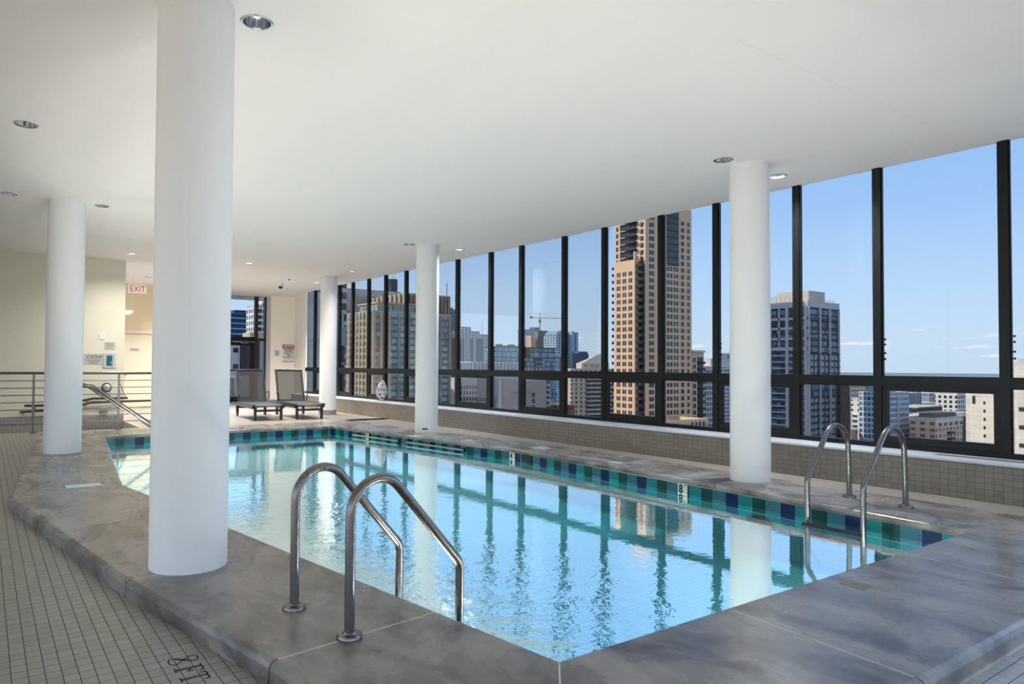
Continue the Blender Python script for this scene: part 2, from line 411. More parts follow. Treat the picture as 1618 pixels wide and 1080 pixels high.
tile_band(R_, B_, 0, .161); tile_band(B_, P_, 0, .1612); tile_band(S_, R_, 1, .1665); tile_band(T, S_, 0, .165); tile_band(Q, T, 0, .165); tile_band(Q, P_, 0, .165)

def flat(name, pts, mat, label):
    bm = bmesh.new(); bm.faces.new([bm.verts.new(p) for p in pts]); o = obj(name, bm, mat); struct(o, label); return o
o = flat('floor_left', [(-6, 1.27, -.1), (1.45, 1.27, -.1), (.45, 7.8, -.1), (.45, 8.4, -.1), (-6, 8.4, -.1)], MAT['floor_left'], 'small beige deck tiles beside the long coping')
o = flat('floor_ramp', [(-6, 8.4, -.1), (.45, 8.4, -.1), (.95, 14.68, -.015), (.9, 15.05, -.01), (-6, 15.05, -.01)], MAT['floor_left'], 'gently rising deck tiles towards the railing')
o = flat('floor_front', [(-6, -7, -.1), (12, -7, -.1), (12, 1.27, -.1), (-6, 1.27, -.1)], MAT['floor_front'], 'deck tiles at the near end of the pool, paled for window glare')
o = flat('floor_right', [(7.7, 1.29, -.004), (8.3, 1.29, -.004), (8.3, 15, -.004), (7.2, 15, -.004), (7.2, 14.6, -.004), (7.9, 8.4, -.004)], MAT['floor_far'], 'narrow strip of deck tiles below the window wall')
o = flat('floor_far', [(.9, 14.64, -.004), (9.6, 14.64, -.004), (9.6, 25, -.004), (2.72, 25, -.004), (2.72, 15.05, -.004), (.9, 15.05, -.004)], MAT['floor_far'], 'grey brown deck tiles under the sun loungers')
o = flat('floor_lower', [(-6, 15.05, -.6), (2.72, 15.05, -.6), (2.72, 17.3, -.6), (-6, 17.3, -.6)], MAT['floor_left'], 'sunken ramp behind the railing')
bm = bmesh.new(); box(bm, -6, 15.03, -.6, 2.72, 15.05, -.012); box(bm, 2.70, 15.05, -.6, 2.72, 17.3, -.006); struct(obj('trim_2', bm, MAT['joint']), 'edge of the sunken ramp')

# ------------------------------------------------------------------ room shell
ZC = 3.68
DL = [(1.537, 4.646), (.31, 7.96), (.264, 11.39), (1.446, 11.44), (2.6, 16.0), (5.12, 15.83), (6.9, 11.5), (8.03, 11.4), (6.99, 4.69), (8.12, 4.71),
      (7.94, 18.4), (7.68, 15.6), (3.72, 20.1), (5.3, 19.4), (3.6, 17.9)]  # last two are added out of view to brighten the far end
bm = bmesh.new()
edges = []
def loop(pts):
    v = [bm.verts.new(p) for p in pts]
    for i in range(len(v)): edges.append(bm.edges.new((v[i], v[(i+1) % len(v)])))
loop([(-6, -7, ZC), (8.80, -7, ZC), (8.80, 21.1, ZC), (9.4, 23.2, ZC), (9.4, 25, ZC), (-6, 25, ZC)])
HR = .098
for x, y in DL: loop([(x+HR*math.cos(2*PI*i/28), y+HR*math.sin(2*PI*i/28), ZC) for i in range(28)])
bmesh.ops.triangle_fill(bm, use_beauty=True, use_dissolve=False, edges=edges)
o = obj('ceiling', bm, MAT['ceiling']); struct(o, 'smooth white plaster ceiling')
struct(obj('roof', boxm(-6.4, -7.2, 3.95, 8.85, 25.4, 4.3), MAT['white']), 'roof slab above the pool room')
struct(obj('trim_3', boxm(8.785, -7, 3.6805, 8.80, 21.1, 3.96), MAT['frame']), 'black head of the window wall')

def struct_box(name, a, mat, label): return struct(obj(name, boxm(*a), mat), label)
struct_box('wall_far', (-6, 17.25, .12, 2.71, 17.45, ZC), MAT['tan'], 'tan plaster wall behind the railing')
struct_box('baseboard_far', (-6, 17.235, -.6, 2.712, 17.45, .12), MAT['sill_tile_x'], 'grey mosaic skirting of the tan wall')
struct_box('wall_hall', (2.0, 22, -.1, 6.2, 22.2, ZC), MAT['beige'], 'beige wall at the end of the hall')
struct_box('wall_left', (-6.2, 11, -.7, -6, 25, ZC), MAT['white'], 'white side wall of the room')
for i, y in enumerate((10.5, 8.5, 6.5, 4.5, 2.5, .5, -1.5, -3.5, -5.5)):
    struct(obj('window_%d' % (50+i), boxm(-6.1, y-.04, -.1, -6.0, y+.04, ZC), MAT['frame']), 'black mullion of the added side glazing, out of view')
struct_box('wall_hall_side', (6.0, 22, -.1, 6.2, 24.6, ZC), MAT['cream'], 'short wall between hall and terrace door')
# cream pier between the terrace door and the window wall
bm = bmesh.new(); prism(bm, [(8.25, 23.0), (9.11, 23.0), (8.76, 21.12), (9.6, 21.0), (9.6, 23.7), (8.25, 23.7)], -.02, ZC)
struct(obj('wall_pier', bm, MAT['cream']), 'cream plaster wall carrying the pool notice')
bm = bmesh.new(); prism(bm, [(8.235, 22.985), (9.10, 22.985), (8.75, 21.13), (8.76, 21.2), (9.11, 23.0), (8.25, 23.0)], -.004, .1)
struct(obj('baseboard_pier', bm, MAT['sill_tile_x']), 'tile skirting of the cream wall')
# tiled parapet with a stone sill below the windows
struct_box('wall_right', (8.27, -7, -.12, 8.95, 21.1, .365), MAT['sill_tile'], 'low tiled wall under the windows')
struct(obj('sill', boxm(8.255, -7, .365, 8.95, 21.1, .389, bevel=.004), MAT['sill']), 'pale stone window sill')
bm = bmesh.new(); a, b = Vector((4.5, 2.905)), Vector((8.75, 2.87)); n = (b-a).normalized(); n = Vector((-n.y, n.x))*.0016
prism(bm, [tuple(a+n), tuple(a-n), tuple(b-n), tuple(b+n)], ZC-.0008, ZC+.001); struct(obj('trim_5', bm, MAT['joint']), 'hairline plaster seam in the ceiling')
bm = bmesh.new()
for k in range(3): box(bm, 8.50+k*.045, 2.0, .389, 8.517+k*.045, 3.2, .3905)
struct(obj('sill_grille', bm, MAT['frame']), 'slotted air grille set in the window sill')

# ------------------------------------------------------------------ window wall
XF = 8.74; MW, MD = .085, .085
mull = [20.469, 19.6, 18.669, 17.786, 16.81, 15.853, 14.803, 13.53, 12.56, 11.354, 10.372, 9.172, 8.202, 7.022, 6.054, 4.871, 3.901, 2.688, 1.72, .5, -.47, -1.7, -2.67, -3.9, -4.9, -6.9]
sash_bays = {2, 4, 6, 8, 10, 12, 14, 16, 18, 20, 22}            # bay k lies between mull[k-1] and mull[k]
pins = {9.0: 0}
edges_y = [21.14]+mull
for k in range(1, len(edges_y)):
    yt, yb = edges_y[k-1]-MW, edges_y[k]                       # clear opening between two mullions
    if k == 1: yt = 21.12
    w = struct(bpy.data.objects.new('window_%d' % k, None)); C.objects.link(w); w.location = (XF, (yt+yb)/2, .389)
    def part(name, bm, mat):
        o = obj(name, bm, mat); o.parent = w; o.matrix_parent_inverse = Matrix.Translation(w.location).inverted(); return o
    bm = bmesh.new(); box(bm, XF, yb-MW, .389, XF+MD, yb, ZC); box(bm, XF+.02, yb-MW-.012, .389, XF+.05, yb-MW, ZC); box(bm, XF+.02, yb, .389, XF+.05, yb+.012, ZC)
    part('mullion', bm, MAT['frame'])
    bm = bmesh.new(); box(bm, XF+.002, yb, 1.11, XF+MD-.002, yt, 1.215); box(bm, XF+.015, yb, 1.10, XF+.06, yt, 1.225); part('transom', bm, MAT['frame'])
    part('bottom_rail', boxm(XF+.002, yb, .389, XF+MD, yt, .445), MAT['frame'])
    if yb < 1.6: continue
    part('upper_pane', boxm(XF+.055, yb, 1.2, XF+.061, yt, ZC), MAT['glass'])
    if k in sash_bays:
        bm = bmesh.new(); a, b = yb+.004, yt-.004
        box(bm, XF+.01, a, .447, XF+.07, a+.055, 1.108); box(bm, XF+.01, b-.055, .447, XF+.07, b, 1.108)
        box(bm, XF+.01, a+.055, .447, XF+.07, b-.055, .53); box(bm, XF+.01, a+.055, 1.05, XF+.07, b-.055, 1.108)
        part('sash_frame', bm, MAT['frame']); part('lower_pane', boxm(XF+.04, a+.05, .52, XF+.046, b-.05, 1.06), MAT['glass'])
    else:
        part('lower_pane', boxm(XF+.055, yb, .44, XF+.061, yt, 1.12), MAT['glass'])
        if edges_y[k-1] in (16.81, 8.202, 7.022, 3.901, 2.688, 6.054) or k in (7, 14):
            pass
    if round(edges_y[k], 3) in (15.853, 8.202, 7.022, 6.054, 3.901, 2.688):
        for z in (1.42, 1.49, 1.59, 1.65):
            bm = bmesh.new(); lathe(bm, [(.0, 0), (.006, .002), (.006, .012), (.012, .014), (.012, .026), (0, .028)], 10, (0, 0, 0), 'Y')
            o = part('bolt', bm, MAT['black']); o.location = Vector((XF+.035, yb-MW-.011, z))

# terrace door and side lights in the far wall
YD = 23.5
def jb(name, x0, x1, z0, z1, mat, parent=None, y0=YD, y1=YD+.12):
    return obj(name, boxm(x0, y0, z0, x1, y1, z1), mat, parent)
d = bpy.data.objects.new('door_1', None); C.objects.link(d); struct(d, 'black glazed terrace door'); d.location = (7.3, YD, 0)
def dpart(name, bm, mat):
    o = obj(name, bm, mat, d); o.matrix_parent_inverse = Matrix.Translation(d.location).inverted(); return o
bm = bmesh.new(); box(bm, 6.82, YD+.02, .005, 6.97, YD+.07, 2.08); box(bm, 7.69, YD+.02, .005, 7.845, YD+.07, 2.08); box(bm, 6.97, YD+.02, .005, 7.69, YD+.07, .2); box(bm, 6.97, YD+.02, 1.96, 7.69, YD+.07, 2.08)
dpart('door_leaf', bm, MAT['frame']); dpart('pane', boxm(6.96, YD+.04, .19, 7.70, YD+.046, 1.97), MAT['glass'])
bm = bmesh.new(); box(bm, 7.0, YD-.03, 1.08, 7.66, YD-.005, 1.13); box(bm, 7.02, YD-.02, 1.09, 7.06, YD+.03, 1.12); box(bm, 7.60, YD-.02, 1.09, 7.64, YD+.03, 1.12); dpart('push_bar', bm, MAT['frame'])
bm = bmesh.new(); box(bm, 7.35, YD-.04, 2.02, 7.6, YD+.02, 2.07); tube(bm, [(7.36, YD-.03, 2.06), (7.5, YD-.2, 2.12), (7.4, YD-.02, 2.17)], .012, 8); dpart('door_closer', bm, MAT['steel'])
w = bpy.data.objects.new('window_30', None); C.objects.link(w); struct(w, 'bronze framed glazing around the terrace door'); w.location = (7.6, YD, 0)
def wpart(name, bm, mat):
    o = obj(name, bm, mat, w); o.matrix_parent_inverse = Matrix.Translation(w.location).inverted(); return o
bm = bmesh.new(); box(bm, 6.2, YD, 2.10, 7.86, YD+.1, 2.26); wpart('door_head', bm, MAT['frame'])
wpart('mullion', boxm(7.85, YD-.02, 0, 7.965, YD+.1, ZC), MAT['bronze']); wpart('mullion', boxm(8.20, YD-.02, 0, 8.30, YD+.1, ZC), MAT['bronze']); wpart('jamb', boxm(6.68, YD-.01, 0, 6.81, YD+.1, 2.1), MAT['frame'])
wpart('rail', boxm(7.965, YD, 2.13, 8.20, YD+.08, 2.22), MAT['bronze']); wpart('rail', boxm(7.965, YD, .04, 8.20, YD+.08, .12), MAT['bronze'])
wpart('pane', boxm(6.2, YD+.04, 2.26, 7.85, YD+.046, ZC), MAT['glass']); wpart('pane', boxm(7.96, YD+.04, .12, 8.20, YD+.046, ZC), MAT['glass'])
bm = bmesh.new(); box(bm, 8.30, YD, 1.1, 8.62, YD+.08, 1.18); wpart('rail', bm, MAT['bronze']); wpart('pane', boxm(8.30, YD+.04, .45, 8.62, YD+.046, ZC), MAT['glass'])
wpart('pane', boxm(6.2, YD+.04, .1, 6.68, YD+.046, 2.1), MAT['glass'])
struct(obj('trim_4', boxm(7.97, YD-.05, 0, 8.7, YD+.15, .44), MAT['sill_tile_x']), 'tiled kerb under the side light')
struct_box('wall_far_end', (6.0, 24.6, 3.66, 9.6, 24.8, 4.0), MAT['white'], 'lintel above the terrace door')

# unseen glazing; side opening and warm pane tint added to light the room
MAT['sky_warming_glass'] = clear('sky_warming_glass', (.97, .91, .84, 1), .2)
struct(obj('window_39', boxm(-6, -7.05, -.1, 8.8, -7.046, ZC), MAT['sky_warming_glass']), 'rear glazing pane with a warm tint added against sky blue')
struct(obj('window_49', boxm(-6.05, -7, -.1, -6.046, 11, ZC), MAT['sky_warming_glass']), 'added side glazing pane, unseen, warm tint against sky blue')
for i, x in enumerate((-4.5, -2.5, -.5, 1.5, 3.5, 5.5, 7.5)):
    struct(obj('window_%d' % (40+i), boxm(x-.04, -7.1, -.1, x+.04, -7.0, ZC), MAT['frame']), 'black mullion of the rear glazing')

# ------------------------------------------------------------------ columns
COLS = [('near', 1.135, 4.647, .241, -.02), ('c2', .989, 11.472, .248, -.02), ('c3', 7.275, 11.42, .225, -.02), ('c4', 7.453, 4.665, .2185, -.02), ('c5', 7.69, 17.0, .225, -.02)]
LAB = {'near': 'thick white round column standing on the coping beside the near pool rails', 'c2': 'white round column standing on the coping in front of the railing',
       'c3': 'white round column on the coping between the window wall and the wall grab bars', 'c4': 'white round column on the coping next to the submerged ladder', 'c5': 'white round column with tile foot behind the empty sun lounger'}
for key, x, y, r, z0 in COLS:
    bm = bmesh.new(); n = 64; zs = [z0-.0, .02, .6, 1.2, 1.8, 2.4, 3.0, ZC+.02]
    rings = [[bm.verts.new((x+r*math.cos(2*PI*i/n), y+r*math.sin(2*PI*i/n), z)) for i in range(n)] for z in zs]
    for a, b in zip(rings, rings[1:]):
        for i in range(n): bm.faces.new((a[i], a[(i+1) % n], b[(i+1) % n], b[i]))
    bm.faces.new(rings[0][::-1]); bm.faces.new(rings[-1])
    o = obj('column', bm, MAT['column'], smooth=True); struct(o, LAB[key])
    if key == 'c5':
        bm = bmesh.new(); cyl(bm, (x, y), r+.012, -.004, .115, 64); b = obj('column_skirting', bm, MAT['sill_tile_x'], o); b['label'] = 'grey mosaic skirting'

# ------------------------------------------------------------------ rails and ladders
def arc_rail(name, label, group, base, dr, zpost, foot, r1, lean=0., tail=None, treads=None):
    dx, dy = dr; L = math.hypot(dx, dy); dx, dy = dx/L, dy/L
    root = thing(name, label, 'pool rail', (base[0], base[1], 0), math.atan2(dy, dx), group)
    pts = [(0, 0, .012), (lean, 0, zpost), (foot[0], 0, foot[1])]; rad = [r1]
    if tail: pts += tail; rad += [.11]*len(tail)
    rad = rad[:len(pts)-2]
    obj('tube', tubem(fillet(pts, rad, 14), .0245, 20), MAT['steel'], root, True)
    bm = bmesh.new(); lathe(bm, [(.026, .002), (.062, .002), (.062, .014), (.056, .022), (.034, .024), (.030, .032), (.025, .034)], 36)
    obj('base_flange', bm, MAT['steel'], root, True)
    return root
# pair at the near corner
arc_rail('pool_handrail', 'nearer of the two arched steel rails beside the thick column', 'arched rails at the near corner', (1.479, 2.991), (.99, .145), 1.0, (.725, .225), .168, 0., [(.725, 0, -.62)])
arc_rail('pool_handrail', 'arched steel rail closer to the thick column of the near pair', 'arched rails at the near corner', (1.406, 3.505), (.99, .145), 1.0, (.715, .225), .168, 0., [(.715, 0, -.62)])
lad_a = arc_rail('pool_ladder_rail', 'steel ladder rail nearest the near coping, arched over the submerged treads', 'steel ladder at the deep end', (7.262, 2.968), (-1, 0), 1.118, (.815, .275), .245, .05, [(.825, 0, -.36), (.62, 0, -.6)])
lad_b = arc_rail('pool_ladder_rail', 'steel ladder rail between the white column and its twin', 'steel ladder at the deep end', (7.336, 3.51), (-1, 0), 1.118, (.80, .255), .245, .045, [(.80, 0, -.36), (.60, 0, -.6)])
for i, z in enumerate((-.155, -.235)):
    bm = bmesh.new(); box(bm, 6.41, 2.98, z-.014, 6.47, 3.50, z+.014)
    bmesh.ops.bevel(bm, geom=bm.edges[:], offset=.004, segments=2, affect='EDGES')
    tag(obj('ladder_tread', bm, MAT['black']), ['upper black ladder tread just under the water between the steel rails', 'lower black ladder tread under the water between the steel rails'][i], 'tread', 'treads of the steel ladder')
# pair of step rails at the shallow end
for i, (y, lab) in enumerate(((11.95, 'sloping steel step rail entering the shallow water beside the railing, nearer one'), (12.9, 'sloping steel step rail entering the shallow water beside the railing, farther one'))):
    root = thing('step_handrail', lab, 'pool rail', (1.12, y, 0), 0, 'step rails at the shallow end')
    obj('tube', tubem(fillet([(0, 0, .01), (0, 0, .955), (.30, 0, .955), (1.9, 0, -.20), (1.9, 0, -.42)], [.12, .16, .08], 10), .0245, 18), MAT['steel'], root, True)
    bm = bmesh.new(); lathe(bm, [(.026, .002), (.06, .002), (.06, .012), (.025, .03)], 28); obj('base_flange', bm, MAT['steel'], root, True)
# grab bars in the tile band
def grab(y0, y1, label):
    def xr(y): return R_[0]+(B_[0]-R_[0])*(R_[1]-y)/(R_[1]-B_[1])
    a, b = Vector((xr(y0)-.03, y0, -.125)), Vector((xr(y1)-.03, y1, -.125)); d = (b-a).normalized()
    root = thing('wall_grab_bar', label, 'grab bar', a, 0, 'white grab bars in the tile band')
    L = b-a; bm = bmesh.new(); tube(bm, [(0, 0, 0), L], .014, 14); obj('bar', bm, MAT['bar_white'], root, True)
    for q, s in ((Vector((0, 0, 0)), 1), (L, -1)):
        bm = bmesh.new(); c = q+d*(.005*s); tube(bm, [c, c+Vector((.035, .004, 0))], .034, 16); obj('end_bracket', bm, MAT['black'], root, True)
grab(12.75, 11.28, 'white grab bar along the tile band nearest the three foot marker'); grab(11.02, 9.5, 'white grab bar along the tile band nearest the four foot marker')
# railing at the far end
YR = 14.9
rt = thing('steel_railing', 'steel railing with eight horizontal bars in front of the tan wall', 'railing', (2.2, YR, 0))
def rpart(name, bm, mat, sm=True):
    o = obj(name, bm, mat, rt, sm); o.matrix_parent_inverse = Matrix.Translation(rt.location).inverted(); return o
rpart('top_rail', tubem([(-2.2, YR, 1.112), (3.62, YR, 1.112)], .024, 16), MAT['steel_dark'])
for z in (.97, .834, .70, .567, .43, .296, .16): rpart('bar', tubem([(-2.2, YR, z), (3.62, YR, z)], .0085, 10), MAT['steel_dark'])
for x in (-2.1, -.66, .795, 2.25, 3.62):
    bm = bmesh.new(); box(bm, x-.02, YR-.012, .004, x+.02, YR+.012, 1.10); box(bm, x-.05, YR-.05, -.006, x+.05, YR+.05, .008); rpart('post', bm, MAT['steel'], False)
# hand rails on the tan wall
wr = thing('wall_handrail', 'dark bent handrail fixed to the tan wall behind the railing, upper one', 'handrail', (1.2, 17.15, .4), 0, 'ramp handrails on the tan wall')
def wrp(name, bm, root):
    o = obj(name, bm, MAT['rail_black'], root, True); o.matrix_parent_inverse = Matrix.Translation(root.location).inverted(); return o
wrp('rail', tubem(fillet([(.75, 17.16, .385), (1.5, 17.16, .385), (2.05, 17.16, .515), (2.78, 17.16, .515)], [.2, .2], 6), .026, 12), wr)
for x, z in ((.95, .385), (1.95, .49), (2.6, .515)): wrp('bracket', tubem([(x, 17.16, z-.01), (x, 17.16, z-.07), (x, 17.25, z-.07)], .009, 8), wr)
wrp('end_return', tubem([(2.62, 17.2, .84), (2.74, 17.16, .53)], .008, 8), wr)
wr = thing('wall_handrail', 'dark bent handrail fixed to the tan wall behind the railing, lower one', 'handrail', (1.2, 17.0, .3), 0, 'ramp handrails on the tan wall')
wrp('rail', tubem(fillet([(.66, 17.02, .262), (1.4, 17.02, .29), (2.02, 17.02, .43), (3.55, 17.02, .455)], [.2, .2], 6), .022, 12), wr)
for x, z in ((.72, .262), (1.9, .41)): wrp('bracket', tubem([(x, 17.02, z-.01), (x, 17.02, z-.06), (x, 17.25, z-.06)], .009, 8), wr)

# ------------------------------------------------------------------ sun loungers
def lounger(loc, rz, label):
    root = thing('sun_lounger', label, 'sun lounger', loc, rz, 'slate sun loungers behind the pool')
    W, sl = .70, MAT['slate']                                   # local +y runs from the foot end to the head end
    for s in (0, 1):
        x = s*W
        bm = bmesh.new(); box(bm, x-.03, .0, .27, x+.03, 2.15, .33); obj('side_rail', bm, sl, root)
        bm = bmesh.new(); xl = x+(.045 if s == 0 else -.045); box(bm, xl-.03, -.03, 0, xl+.03, .04, .335); bmesh.ops.bevel(bm, geom=bm.edges[:], offset=.006, segments=2, affect='EDGES'); obj('leg', bm, sl, root)
        bm = bmesh.new(); box(bm, x-.03, 1.62, .10, x+.03, 1.70, .30); lg = obj('leg', bm, sl, root)
        bm = bmesh.new(); lathe(bm, [(0, -.02), (.075, -.02), (.082, -.012), (.082, .012), (.075, .02), (0, .02)], 24, (x, 1.66, .085), 'X'); obj('wheel', bm, MAT['black'], lg, True)
        path = fillet([(x, 1.62, .33), (x, 1.42, .62), (x, 1.36, .66)], [.08], 6)
        obj('armrest', tubem([(x+(.03 if s else -.03), 1.48, .38), (x+(.03 if s else -.03), 1.38, .56), (x+(.03 if s else -.03), 1.44, .63), (x+(.03 if s else -.03), 1.63, .58)], .012, 8), sl, root, True)
    bm = bmesh.new(); box(bm, .03, -.015, .20, W-.03, .02, .25); obj('cross_bar', bm, sl, root)
    bm = bmesh.new(); box(bm, .03, 1.64, .20, W-.03, 1.68, .25); obj('cross_bar', bm, sl, root)
    # sling seat that sags between the side rails
    bm = bmesh.new(); nx, ny = 8, 14; g = []
    for j in range(ny+1):
        y = -.08+1.66*j/ny
        g.append([bm.verts.new((W*i/nx, y, .365-.05*math.sin(PI*i/nx)*math.sin(PI*min(1, (j+1)/ny)) - (.03 if j == 0 else 0))) for i in range(nx+1)])
    for j in range(ny):
        for i in range(nx): bm.faces.new((g[j][i], g[j][i+1], g[j+1][i+1], g[j+1][i]))
    o = obj('seat', bm, MAT['seat'], root, True); md = o.modifiers.new('thick', 'SOLIDIFY'); md.thickness = .012
    for x in (0, W):
        bm = bmesh.new(); box(bm, x-.026, -.08, .335, x+.026, 1.60, .372); bmesh.ops.bevel(bm, geom=bm.edges[:], offset=.006, segments=2, affect='EDGES'); obj('seat_frame', bm, sl, root)
    # raised back
    by, bz, ty, tz = 1.56, .37, 1.86, 1.16
    bm = bmesh.new()
    for x in (.01, W-.01): tube(bm, [(x, by, bz), (x, ty, tz)], .026, 10)
    tube(bm, [(-.016, ty, tz), (W+.016, ty, tz)], .026, 10); tube(bm, [(.01, by, bz), (W-.01, by, bz)], .024, 10); obj('back_frame', bm, sl, root, True)
    bm = bmesh.new(); v = [bm.verts.new(q) for q in ((.03, by, bz), (W-.03, by, bz), (W-.03, ty, tz), (.03, ty, tz))]; bm.faces.new(v)
    o = obj('back_sling', bm, MAT['sling'], root); md = o.modifiers.new('thick', 'SOLIDIFY'); md.thickness = .006
    return root
lounger((5.235, 15.70, 0), -.085, 'slate sun lounger with raised mesh back in front of the terrace door')
lounger((6.22, 15.60, 0), -.095, 'slate sun lounger with raised mesh back below the red and white notice')

# ------------------------------------------------------------------ vase sculpture on the sill
vz = thing('openwork_vase', 'silver openwork vase standing on the window sill near the far column', 'vase', (8.5, 15.5, .390))
bm = bmesh.new(); bmesh.ops.create_icosphere(bm, subdivisions=2, radius=1.)
random.seed(3)
for v in bm.verts:
    z = v.co.z; h = (z+1)/2
    r = .165*(math.sin(PI*min(1., .18+h*.62)))**.9*(1-.62*max(0, h-.35)/.65)
    hv = Vector((v.co.x, v.co.y, 0)); hv = hv.normalized() if hv.length > 1e-4 else hv
    k = min(1., math.sqrt(max(0, 1-z*z))*1.6)
    v.co = Vector((hv.x*r*k+.035*h*h, hv.y*r*k, .02+.54*h))+Vector((random.uniform(-.012, .012), random.uniform(-.012, .012), random.uniform(-.015, .015)))
dual = bmesh.new(); cents = {f: dual.verts.new(f.calc_center_median()) for f in bm.faces}
for v in bm.verts:
    fs = list(v.link_faces); n = v.normal; c = v.co; ax = (fs[0].calc_center_median()-c); ax = (ax-n*ax.dot(n)).normalized(); ay = n.cross(ax)
    fs.sort(key=lambda f: math.atan2((f.calc_center_median()-c).dot(ay), (f.calc_center_median()-c).dot(ax)))
    try: dual.faces.new([cents[f] for f in fs])
    except ValueError: pass
bm.free()
o = obj('openwork_shell', dual, MAT['silver'], vz, True)
m1 = o.modifiers.new('w', 'WIREFRAME'); m1.thickness = .026; m2 = o.modifiers.new('s', 'SUBSURF'); m2.levels = 1; m2.render_levels = 1
bm = bmesh.new(); lathe(bm, [(0, 0), (.10, 0), (.105, .008), (.10, .03), (0, .03)], 24); obj('foot', bm, MAT['silver'], vz, True)

# ------------------------------------------------------------------ ceiling fittings
def dlabel(i): return ['open chrome downlight in the ceiling nearest the thick white column', 'chrome downlight alone in the ceiling above the long deck tiles', 'chrome downlight over the deck tiles on the ramp side of the railing column',
     'chrome downlight on the pool side of the railing column', 'small chrome downlight in front of the tan wall corner', 'small chrome downlight above the shallow end of the pool',
     'chrome downlight on the pool side of the middle column', 'chrome downlight between the middle column and the windows', 'chrome downlight on the pool side of the ladder column', 'chrome downlight between the ladder column and the windows',
     'faint chrome downlight nearest the far window corner', 'faint chrome downlight just before the column with tile foot', 'chrome downlight in the hall ceiling above the exit sign', 'added downlight over the far deck, unseen behind the thick column', 'added downlight at the hall mouth, unseen behind the thick column'][i]
LIT = {4, 5, 7, 9, 10, 11, 12, 13, 14}                                      # beams for the far end and window strip; cool pair stands in for daylight
for i, (x, y) in enumerate(DL):
    d = thing('recessed_downlight', dlabel(i), 'ceiling light', (x, y, ZC), 0, 'recessed downlights in the ceiling')
    bm = bmesh.new(); lathe(bm, [(.094, .004), (.094, -.006), (.108, -.007), (.112, -.004), (.112, .0)], 32, closed=True); obj('trim_ring', bm, MAT['chrome'], d, True)
    bm = bmesh.new(); lathe(bm, [(.096, -.002), (.090, .04), (.078, .09), (.06, .13), (.045, .145), (0, .146)], 32, closed=True)
    rf = obj('reflector', bm, MAT['chrome'], d, True)
    bm = bmesh.new(); lathe(bm, [(0, .06), (.02, .062), (.028, .08), (.028, .13), (0, .135)], 16); obj('lamp', bm, MAT['lamp'], rf, True)
    if i not in LIT: continue
    L = bpy.data.lights.new('downlight_beam', 'AREA'); L.shape = 'DISK'; L.size = .15; L.spread = 2.5; L.energy = LAMP_W*{4: .9, 7: 1.2, 9: 1.4, 5: 2.2, 13: 4.2, 14: .35, 10: 2.8, 11: .6, 12: .4}[i]; L.color = (.9, .95, 1.) if i in (7, 9) else (1., .95, .88)
    lo_ = bpy.data.objects.new('downlight_beam', L); C.objects.link(lo_); lo_.parent = d; lo_.location = (0, 0, .035)
cam_ = thing('ceiling_dome_camera', 'white dome security camera hanging from the ceiling before the notice wall', 'camera', (7.1, 19.05, ZC))
bm = bmesh.new(); lathe(bm, [(0, .0), (.10, 0), (.10, -.10), (.085, -.112), (0, -.112)], 28); obj('housing', bm, MAT['white'], cam_, True)
bm = bmesh.new(); lathe(bm, [(.065, -.105), (.062, -.14), (.045, -.17), (.02, -.185), (0, -.188)], 24); obj('dome', bm, MAT['black'], cam_, True)
bm = bmesh.new(); lathe(bm, [(0, .0), (.035, 0), (.03, -.02), (0, -.022)], 20, (7.03, 18.2, ZC)); tag(obj('smoke_detector', bm, MAT['ink_grey'], None, True), 'tiny grey ceiling sensor beside the dome camera', 'sensor')
for i, (x, y) in enumerate(((8.2, 22.2), (7.9, 20.6))):
    s = thing('ceiling_sprinkler', ['small sprinkler in the ceiling closest to the notice wall', 'small sprinkler in the ceiling between dome camera and window corner'][i], 'sprinkler', (x, y, ZC), 0, 'ceiling sprinklers')
    bm = bmesh.new(); lathe(bm, [(0, 0), (.035, 0), (.03, -.008), (.009, -.01), (.009, -.04), (0, -.041)], 14); obj('body', bm, MAT['chrome'], s, True)
    bm = bmesh.new(); lathe(bm, [(0, -.042), (.022, -.042), (.022, -.046), (0, -.046)], 14); obj('deflector', bm, MAT['chrome'], s)

# ------------------------------------------------------------------ signs and wall fittings
def plate(name, label, cat, x, y, z, w, h, mat, t=.012, group=None):
    r = thing(name, label, cat, (x, y, z), 0, group)
    bm = bmesh.new(); box(bm, -w/2, -t, -h/2, w/2, 0, h/2); bmesh.ops.bevel(bm, geom=bm.edges[:], offset=min(.003, t/3), segments=1, affect='EDGES'); yy = obj('panel', bm, mat, r)
    return r, yy
r, yy = plate('notice_sign', 'red and white pool notice on the cream wall above the sun lounger', 'sign', 8.905, 23.0, 1.705, .48, .62, MAT['sign'], .012)
bm = bmesh.new(); box(bm, -.235, -.0145, .175, .235, -.012, .305); hd = obj('red_header', bm, MAT['red'], r); hd['label'] = 'red header strip'
bm = bmesh.new(); box(bm, -.235, -.0145, -.302, .235, -.012, -.285); obj('red_footer', bm, MAT['red'], r)
bm = bmesh.new()
for a in ((-.16, -.26, .16, -.256), (-.16, -.19, .16, -.186), (-.16, -.26, -.156, -.186), (.156, -.26, .16, -.186)): box(bm, a[0], -.014, a[1], a[2], -.012, a[3])
obj('number_box', bm, MAT['ink_grey'], r)
text('header_lettering', 'NOTICE', .105, MAT['sign'], (0, -.0155, .245), FACE_MY, hd, bold=.003)
for i, s in enumerate(('MAXIMUM', 'BATHER', 'LOAD  OF', 'THIS', 'FACILITY IS')): text('lettering', s, .075, MAT['ink_blue'], (0, -.0135, .13-.066*i), FACE_MY, yy, extrude=.0006, bold=.002)
r, yy = plate('thermostat', 'small pale thermostat on the cream wall beside the notice', 'thermostat', 8.475, 23.0, 1.705, .15, .20, MAT['sign_grey'], .03)
